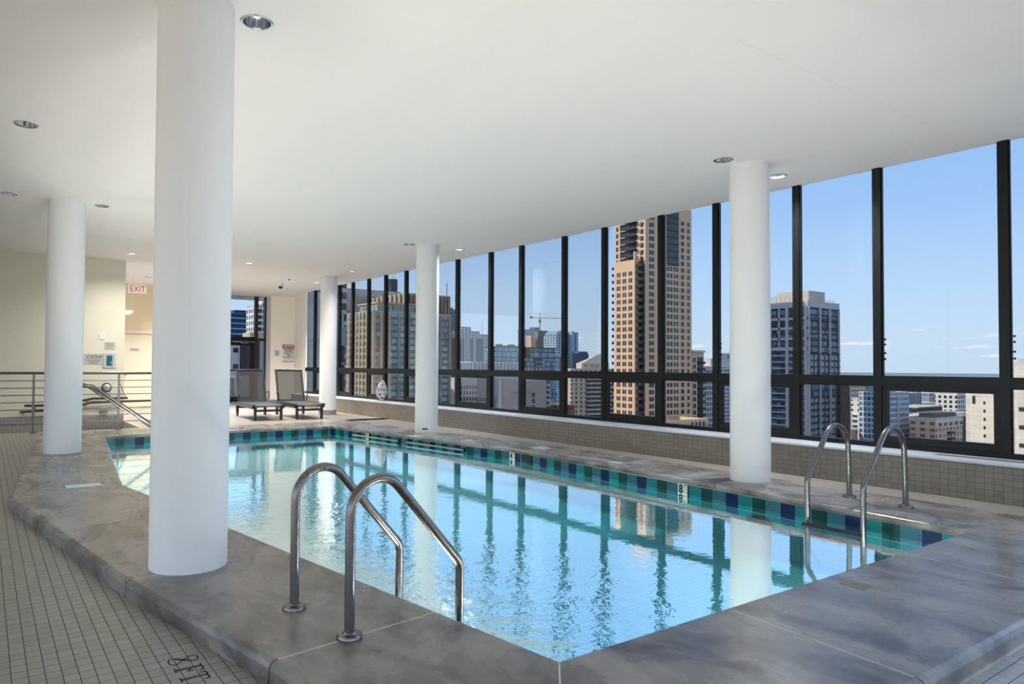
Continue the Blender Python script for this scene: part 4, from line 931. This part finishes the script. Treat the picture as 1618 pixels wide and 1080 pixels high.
cr = thing('tower_crane', 'yellow tower crane on top of the unfinished tower', 'crane', (884, 986, 70))
YEL = pm('crane_yellow', srgb(186, 168, 120))
def cpart(name, boxes, mat):
    bm = bmesh.new()
    for q in boxes: box(bm, *q)
    return obj(name, bm, mat, cr)
cpart('mast', [(-1, -1, 0, 1, 1, 24)], YEL); cpart('cab', [(-1.6, -1.6, 16, 1.6, 1.6, 21)], DKB); cpart('jib', [(0, -.6, 24, 40, .6, 25.2)], YEL).rotation_euler = (0, .02, -.75); cpart('counter_jib', [(-20, -.7, 24, 0, .7, 25.4)], YEL).rotation_euler = (0, .02, -.75)
cpart('counterweight', [(-19.5, -1.2, 24, -15, 1.2, 27)], DKB).rotation_euler = (0, .02, -.75); cpart('tower_head', [(-.6, -.6, 24, .6, .6, 35)], YEL)
bm = bmesh.new(); tube(bm, [(-14, 0, 25.4), (0, 0, 35)], .18, 6); tube(bm, [(0, 0, 35), (28, 0, 25.2)], .18, 6); obj('stay_cable', bm, DKB, cr).rotation_euler = (0, .02, -.75)
BT = fmat('blue_stripes', srgb(176, 194, 210), srgb(52, 72, 96), 7, 4.2, .62, .55, gl_var=.4)
b = Bld('office_tower', 'pale blue striped office tower with a curved top', 816, 868, 862, 900, 56, BT); 
bm = bmesh.new(); n = 12
for i in range(n):
    x0 = 816+30*i/n; x1 = 816+30*(i+1)/n; z = 57+7*math.sin(PI*.5*(1-abs((i+.5)/n-.5)*1.4)); box(bm, x0, 868, 55.8, x1, 896, z)
o = obj('curved_crown', bm, PB, b.root); o.matrix_parent_inverse = Matrix.Translation(b.root.location).inverted()
b.part('side_wing', [(846, 862, ZG, 853, 900, 63), (856, 862, ZG, 862, 900, 62)], PB); b.part('side_glass', [(853, 862.5, ZG, 856, 900, 60)], BL)
b = Bld('office_block', 'dark blue glass block in front of the striped tower', 701.7, 712.5, 733.5, 735, 21.0, fmat('navy_glass', srgb(60, 84, 108), srgb(40, 66, 96), 3, 4, .8, .7)); b.part('roof_band', [(715, 714, 21, 733, 733, 24)], BL)
b = Bld('office_block', 'white and black banded office block in front of the striped tower', 600, 664, 646, 690, 17, fmat('banded', srgb(190, 194, 198), srgb(52, 62, 76), 60, 4.1, 1., .5)); b.parapet(.8, PALE)
CW = fmat('cream_windows', srgb(212, 198, 174), srgb(84, 82, 78), 4.6, 3.0, .4, .55, gl_var=.3)
b = Bld('apartment_block', 'cream balcony block with a gabled roof house', 329.2, 335.5, 370, 343, .3, CW)
b.part('attic', [(341, 337.8, .3, 368, 343, 4.0)], pm('cream_stone', srgb(212, 198, 174)))
bm = bmesh.new(); v = [bm.verts.new(q) for q in ((342, 338, 4), (368, 338, 4), (368, 343, 4), (342, 343, 4), (360, 340.5, 10.5), (368, 340.5, 10.5))]
for f in ((0, 1, 5, 4), (2, 3, 4, 5), (3, 0, 4), (1, 2, 5), (3, 2, 1, 0)): bm.faces.new([v[i] for i in f])
o = obj('roof', bm, pm('cream_roof', srgb(214, 204, 188)), b.root); o.matrix_parent_inverse = Matrix.Translation(b.root.location).inverted()
for i in range(14): b.part('balcony', [b.right(.34, .99, -4.4-3*i, -3.2-3*i, -1.6, 0)], PALE)
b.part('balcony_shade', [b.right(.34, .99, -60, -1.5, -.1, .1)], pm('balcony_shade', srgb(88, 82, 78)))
b.part('attic_window', [(344, 337.6, 1.2, 346.5, 337.9, 3.2), (350, 337.6, 1.2, 352.5, 337.9, 3.2), (355, 337.6, 1.2, 357.5, 337.9, 3.2)], pm('tan_pane', srgb(180, 150, 130)))
OF = pm('white_concrete', srgb(204, 202, 192))
b = Bld('office_block', 'white office block with three rows of dark windows below the transom', 245.5, 346.9, 268.5, 365, -6, OF)
for r_ in range(5): b.many('window', [b.right(.02+.098*i, .07+.098*i, -12.9-3.6*r_, -10.7-3.6*r_, -.05, .2) for i in range(10)], TGL); b.part('ledge', [b.right(0, 1, -13.9-3.6*r_, -13.4-3.6*r_, -.3, 0)], OF)
GR = tiles('grey_blank', srgb(160, 156, 158), srgb(140, 136, 140), 40, 3.2, .1, .1, 'XZ', .85)
b = Bld('concrete_slab_block', 'blank grey concrete wall with thin joints below the transom', 204.9, 258.7, 220.0, 275, -4.5, GR); b.part('corner_fin', [(205.6, 258.2, ZG, 207.4, 258.7, -5)], PALE); b.part('dark_joint', [(207.6, 258.4, ZG, 208.0, 258.75, -5)], DKB); b.parapet(.6, PALE)
b = Bld('concrete_slab_block', 'blank grey concrete wall with four small windows below the transom', 258, 303.5, 277.5, 320, -6.6, pm('warm_grey', srgb(172, 166, 160), noise=.04, scale=.2))
b.many('window', [(266.2, 303.3, -16.3-3.6*i, 268.4, 303.6, -13.9-3.6*i) for i in range(4)], TGL); b.part('edge_strip', [(277.5, 303.5, ZG, 279.5, 318, -7.2)], DKB); b.many('balcony', [(277.6, 302.9, -10-3*i, 280, 303.6, -8.8-3*i) for i in range(8)], LG)
b = Bld('brick_block', 'low brown brick block beside the four window wall', 286, 303, 300, 320, -22, pm('brown_brick', srgb(128, 92, 76))); b.parapet(.6, BEI)
# tall dark tower far away with antennas
b = Bld('skyscraper', 'very tall dark stepped skyscraper with roof antennas', 1226, 2193, 1266, 2235, 268, fmat('dark_bronze_tower', srgb(58, 70, 84), srgb(40, 52, 68), 5, 22, .8, .84, gl_var=.2))
b.part('upper_tier', [(1236, 2193, 268, 1266, 2230, 320)], FM['dark_bronze_tower'])
for x in (1248, 1258): b.part('antenna', [(x, 2200, 320, x+1.6, 2201.6, 392)], PALE)
b = Bld('office_block', 'broad grey windowless block filling the far window corner', 268, 537, 330, 576, 62, pm('mauve_grey', srgb(164, 152, 146)))
b.part('upper_mass', [(262, 545, 50, 318, 590, 69)], pm('pale_grey_mass', srgb(186, 184, 180))); b.many('louver', [(274+8*i, 536.6, 28, 279+8*i, 537, 44) for i in range(4)], pm('louver_brown', srgb(120, 106, 100)))
b = Bld('office_block', 'dark glass office with white mullions nearest the far windows', 48, 112, 53.9, 126, 7.6, fmat('white_mullions', srgb(196, 200, 204), srgb(50, 54, 60), 1.35, 5.2, .72, .96, gl_var=.25))
b.part('roof_slab', [(47.6, 111.6, 4.8, 54.1, 126, 8.2)], pm('slab_grey', srgb(150, 160, 164)))
b = Bld('glass_block', 'greenish glass infill behind the white mullion office', 79.2, 172, 82.4, 180, 14.8, fmat('green_glass', srgb(180, 190, 180), srgb(120, 150, 150), 2, 3, .8, .7)); b.parapet(.8, BEI)
b = Bld('apartment_tower', 'pale blue banded tower in the last narrow window', 70.2, 177, 78.2, 190, 50, fmat('blue_bands', srgb(196, 208, 214), srgb(120, 160, 186), 40, 3.0, 1., .62)); b.parapet(.8, PALE)
b = Bld('apartment_tower', 'white tower with brown window bands beside the far column', 80.2, 182, 88, 196, 60, fmat('brown_bands', srgb(200, 196, 192), srgb(86, 70, 64), 40, 3.2, 1., .62)); b.parapet(.8, PALE)
# seen through the terrace door
b = Bld('office_block', 'dark blue office block behind the terrace door', 255, 860, 292, 906, 66, fmat('door_blue', srgb(34, 66, 96), srgb(140, 164, 184), 80, 6.6, 1., .24, gl_var=.1)); b.part('roof_block', [(262, 862, 66, 292, 900, 70)], pm('blue_roof', srgb(34, 62, 90)))
b = Bld('rooftop_structure', 'pale grey sloping roof structure behind the terrace door', 91.5, 286, 99.5, 296, 12.5, pm('roof_grey', srgb(160, 162, 162))); b.part('roof_step', [(93.5, 286, 12.5, 99.5, 296, 15)], BEI)
b = Bld('apartment_tower', 'white balcony tower between the bronze mullions', 137, 397, 150, 412, 60, fmat('white_balconies', srgb(214, 212, 208), srgb(64, 60, 60), 4.2, 3.6, .55, .6)); b.parapet(1., PALE); b.part('lower_wing', [(131.6, 396, ZG, 137, 410, 36)], FM['white_balconies'])
b = Bld('brick_block', 'dark brown louvred block framed in the terrace door', 45.2, 143.3, 49.0, 150, 6.2, fmat('brown_louvre', srgb(84, 72, 68), srgb(58, 48, 46), .25, 40, .4, 1.)); b.parapet(.4, DKB)
b = Bld('office_block', 'white office block at the edge of the terrace door glass', 43.0, 144, 45.0, 152, 6.0, fmat('white_red', srgb(200, 196, 196), srgb(60, 60, 70), 2.2, 3.4, .5, .3)); b.part('brick_base', [(42.9, 143.8, ZG, 45.1, 152, -2.6)], pm('brown_brick', srgb(128, 92, 76)))
st = struct(obj('terrace', boxm(5.5, 23.7, -.4, 12, 31, -.08), pm('terrace_paving', srgb(150, 146, 140))), 'roof terrace outside the door')
tw = Bld('terrace_wall', 'pale parapet wall on the roof terrace', 6.6, 30, 11.5, 30.4, .7, pm('parapet_paint', srgb(190, 188, 182)), 'wall', -.08)
tw.part('capping', [(6.5, 29.9, .7, 11.6, 30.5, .78)], PALE); tw.part('pipe', [(9.1, 29.8, -.08, 9.25, 29.95, .7)], PALE)

# low city in the lower right panes
def low(label, x0, y0, x1, y1, zt, wall, gl, pu=4., pz=3.3, fu=.55, fz=.5, roof=None, name='city_block'):
    key = 'low_%d_%d' % (int(x0), int(y0))
    b = Bld(name, label, x0, y0, x1, y1, zt, fmat(key, wall, gl, pu, pz, fu, fz)); b.parapet(.9, pm('roofstone', srgb(186, 176, 166))); b.part('roof_deck', [(x0+.5, y0+.5, zt, x1-.5, y1-.5, zt+.25)], pm(roof or 'roof_light', srgb(196, 186, 176)))
    return b
dk, wh, tn, bk, gn = srgb(46, 54, 64), srgb(206, 204, 196), srgb(196, 164, 132), srgb(142, 92, 72), srgb(110, 126, 134)
low('cream gridded tower beyond the dark brick balcony block', 631.7, 301.6, 661, 322, -9, srgb(196, 186, 166), dk, 4.2, 4, .5, .5)
low('grey glass tower behind the cream gridded tower', 818, 374, 845, 398, -16.4, gn, srgb(88, 104, 118), 4, 4, .8, .7)
low('slim white gridded block near the dark brick balcony block', 451.8, 214.2, 457, 225, -17.4, wh, dk, 2.6, 3, .5, .6)
low('black glass block with pale balconies behind the ladder', 470.8, 220.8, 484, 236, -18.8, dk, srgb(120, 124, 128), 3, 3.2, .3, .3)
low('navy blank tower beside the stepped white balcony block', 436.5, 199.7, 443.5, 212, -18.7, srgb(44, 50, 62), dk, 4, 4, .3, .3)
b = low('stepped white balcony block above the ladder rail', 421, 189.7, 432, 204, -16.5, wh, dk, 5.2, 3, .55, .45)
b.part('step', [(415.5, 189.9, ZG, 421, 202, -25)], b.block.data.materials[0]); b.many('balcony', [(420, 188.6, -20-3*i, 432, 189.7, -19-3*i) for i in range(10)], PALE)
b = low('pink brick hall with chimney below the navy tower', 384, 184.4, 395, 193, -32, srgb(204, 160, 134), bk, 5, 5, .3, .3); b.part('chimney', [(381, 183, ZG, 383.9, 187, -27)], pm('pink_brick', srgb(206, 164, 140)))
low('flat white roofed hall under the ladder arch', 378, 172, 392, 180, -41, tn, dk, 5, 5, .5, .3)
b = Bld('glass_tower', 'blue glass residential tower behind the nearer ladder rail', 395.5, 168.8, 418, 184, -11.5, fmat('blue_res', srgb(186, 194, 204), srgb(84, 108, 134), 2.1, 2.9, .74, .62, gl_var=.5)); b.part('white_corner', [b.right(.38, .44, ZG, -11, -.6, 0)], LG); b.part('penthouse', [(398, 171, -11.5, 408, 180, -8)], PB); b.parapet(.8, LG)
low('teal glass tower behind the blue residential tower', 741.5, 300.4, 772, 322, -22.2, srgb(110, 136, 146), srgb(84, 110, 124), 3, 4, .8, .6)
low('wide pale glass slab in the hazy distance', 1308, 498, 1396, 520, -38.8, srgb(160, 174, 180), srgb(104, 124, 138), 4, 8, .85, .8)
low('cream flat roofed warehouse in the middle distance', 930, 366, 984, 390, -40, srgb(212, 196, 172), dk, 8, 6, .5, .4)
low('black stepped warehouse in the middle distance', 651, 256.7, 700, 280, -31, srgb(48, 50, 58), dk, 4, 4, .6, .5, 'roof_dark')
low('white gridded tower beside the cream panel block', 849, 297.8, 877, 318, -23.9, wh, dk, 5, 5, .55, .6)
b = low('red brick block with pale windows near the ladder rail', 418.4, 169.2, 431.5, 178, -28.2, bk, srgb(206, 186, 172), 3, 3.4, .42, .45)
low('dark brick block next to the red brick block', 420.5, 164.8, 437, 168.8, -27.3, srgb(92, 62, 54), srgb(196, 184, 176), 2.6, 3.2, .42, .5)
b = low('pink and cream balcony block in front of the panel block', 404, 151.2, 437.5, 163, -24.2, srgb(206, 176, 150), srgb(110, 100, 100), 4.4, 3.2, .5, .5)
b.part('white_top_floor', [b.right(.0, 1, -28.5, -24.4, -.3, 0)], pm('cream_stone', srgb(212, 198, 174))); b.many('window', [b.right(.08+.2*i, .2+.2*i, -27.8, -26, -.4, -.2) for i in range(5)], TGL); b.many('balcony', [b.right(.42, .62, -32-3.2*i, -31-3.2*i, -1.6, 0) for i in range(6)], DKB); b.part('penthouse', [(410, 153.5, -24, 436, 161, -21.4)], pm('roof_house_grey', srgb(90, 88, 88)))
low('dark brick end wall beside the pink balcony block', 437.8, 152, 446, 164, -24.0, srgb(84, 68, 66), dk, 3, 3.2, .5, .5)
low('long pink roofed brick hall behind the balcony block', 464, 186, 500, 200, -27.5, srgb(196, 140, 110), bk, 4, 4, .5, .4)
low('orange brick loft block before the white gridded tower', 517, 186, 555, 204, -28, srgb(200, 140, 104), bk, 4, 4, .5, .5)
low('low pale roofed shed at the foot of the blue residential tower', 396, 163.6, 419.5, 166.4, -42.5, srgb(190, 150, 130), bk, 6, 5, .5, .3)
random.seed(11)
cols = [srgb(196, 176, 150), srgb(168, 130, 106), srgb(206, 200, 190), srgb(130, 132, 136), srgb(150, 160, 166), srgb(120, 92, 80), srgb(214, 206, 194)]
gms = [fmat('scatter_%d' % i, c, srgb(70, 76, 86), 5, 4, .5, .5) for i, c in enumerate(cols)]
taken = []
for o in C.objects:
    if o.parent is None and o.type == 'EMPTY' and o.location.length > 300:
        p = [o.location]+[Vector(c) for ch in o.children if ch.type == 'MESH' for c in ch.bound_box]   # children hold world coordinates
        taken.append((min(q.x for q in p)-6, min(q.y for q in p)-6, max(q.x for q in p)+6, max(q.y for q in p)+6))
cnt = 0; tries = 0
while cnt < 110 and tries < 6000:
    tries += 1
    rr = random.uniform(620, 3000); a = math.radians(random.uniform(56, 78)); x, y = rr*math.sin(a), rr*math.cos(a)
    w, dpt = random.uniform(14, 38)*(1+rr/2800), random.uniform(14, 38)*(1+rr/2800); h = random.uniform(12, 40)*(1+.3*(rr > 1200)*random.random())
    if any(x < t[2] and x+w > t[0] and y < t[3] and y+dpt > t[1] for t in taken): continue
    taken.append((x-4, y-4, x+w+4, y+dpt+4))
    bm = bmesh.new(); box(bm, 0, 0, 0, w, dpt, h); box(bm, w*.2, dpt*.2, h, w*.5, dpt*.6, h+3); o = obj('distant_building', bm, gms[cnt % 7]); o.location = (x, y, ZG)
    tag(o, 'small hazy building among the low roofs towards the horizon', 'building', 'distant low buildings'); cnt += 1
# a band of towns on the far plain
# ------------------------------------------------------------------ light
wd = bpy.data.worlds.new('sky'); bpy.context.scene.world = wd; wd.use_nodes = True; nt = wd.node_tree
for n in list(nt.nodes): nt.nodes.remove(n)
out = nt.nodes.new('ShaderNodeOutputWorld'); bg = nt.nodes.new('ShaderNodeBackground'); tc = nt.nodes.new('ShaderNodeTexCoord')
sx = nt.nodes.new('ShaderNodeSeparateXYZ'); nt.links.new(tc.outputs['Generated'], sx.inputs[0])
rp = nt.nodes.new('ShaderNodeValToRGB'); e = rp.color_ramp.elements
e[0].position = 0.; e[0].color = (.56, .72, .86, 1); e[1].position = 1.; e[1].color = (.62, .74, .95, 1)
for pos, c in ((.035, (.58, .74, .90, 1)), (.10, (.50, .71, .96, 1)), (.20, (.36, .59, .94, 1)), (.42, (.24, .46, .90, 1)), (.55, (.55, .70, .95, 1))):
    q = rp.color_ramp.elements.new(pos); q.color = c
nt.links.new(sx.outputs[2], rp.inputs[0])
mp = nt.nodes.new('ShaderNodeMapping'); mp.inputs['Scale'].default_value = (26, 26, 150); nt.links.new(tc.outputs['Generated'], mp.inputs[0])
nz = N(nt, 'ShaderNodeTexNoise', inp={'Scale': 1., 'Detail': 4., 'Roughness': .6}); nt.links.new(mp.outputs[0], nz.inputs['Vector'])
band = M(nt, 'MULTIPLY', M(nt, 'GREATER_THAN', sx.outputs[2], .012), M(nt, 'LESS_THAN', sx.outputs[2], .048))
cl = M(nt, 'MULTIPLY', M(nt, 'MULTIPLY', M(nt, 'SUBTRACT', nz.outputs[0], .575), 9., clamp=True), band)
colr = MIX(nt, cl, rp.outputs[0], (.92, .93, .95))
nt.links.new(colr, bg.inputs[0]); bg.inputs[1].default_value = SKY; nt.links.new(bg.outputs[0], out.inputs[0])
sun = bpy.data.lights.new('sun', 'SUN'); sun.energy = SUN; sun.angle = .0093; sun.color = (1., .89, .74)
so = bpy.data.objects.new('sun', sun); C.objects.link(so)
sd = Vector((-.80, .36, .62)).normalized(); so.rotation_euler = sd.to_track_quat('Z', 'Y').to_euler()

# lettering becomes plain mesh
bpy.context.view_layer.update(); dg = bpy.context.evaluated_depsgraph_get()
for o in [o for o in C.objects if o.type == 'FONT']:
    me = bpy.data.meshes.new_from_object(o.evaluated_get(dg)); n = bpy.data.objects.new('tmp', me); C.objects.link(n)
    n.parent = o.parent; n.location = o.location; n.rotation_euler = o.rotation_euler; n.scale = o.scale; nm = o.name
    bpy.data.objects.remove(o); n.name = nm

# ------------------------------------------------------------------ camera
yaw, pitch, roll = 5.90195894e-01, 2.37632887e-02, 7.32141151e-03
f = Vector((math.sin(yaw)*math.cos(pitch), math.cos(yaw)*math.cos(pitch), math.sin(pitch))); r = Vector((math.cos(yaw), -math.sin(yaw), 0)); u = r.cross(f)
r2 = r*math.cos(roll)+u*math.sin(roll); u2 = u*math.cos(roll)-r*math.sin(roll)
cd = bpy.data.cameras.new('camera'); co = bpy.data.objects.new('camera', cd); C.objects.link(co)
co.matrix_world = Matrix(((r2.x, u2.x, -f.x, 0), (r2.y, u2.y, -f.y, 0), (r2.z, u2.z, -f.z, 1.3), (0, 0, 0, 1)))
cd.sensor_width = 36.; cd.lens = 36*1083.75/1618; cd.shift_x = (809-699.446)/1618; cd.shift_y = (552.228-540)/1618; cd.clip_start = .05; cd.clip_end = 40000
sc = bpy.context.scene; sc.camera = co
vs = sc.view_settings; vs.view_transform = 'Standard'; vs.look = 'None'; vs.gamma = 1.; vs.use_curve_mapping = False; vs.exposure = 0.
sc.cycles.max_bounces = 10; sc.cycles.diffuse_bounces = 6; sc.cycles.glossy_bounces = 5; sc.cycles.transparent_max_bounces = 24; sc.cycles.sample_clamp_indirect = 6.; sc.cycles.use_denoising = True
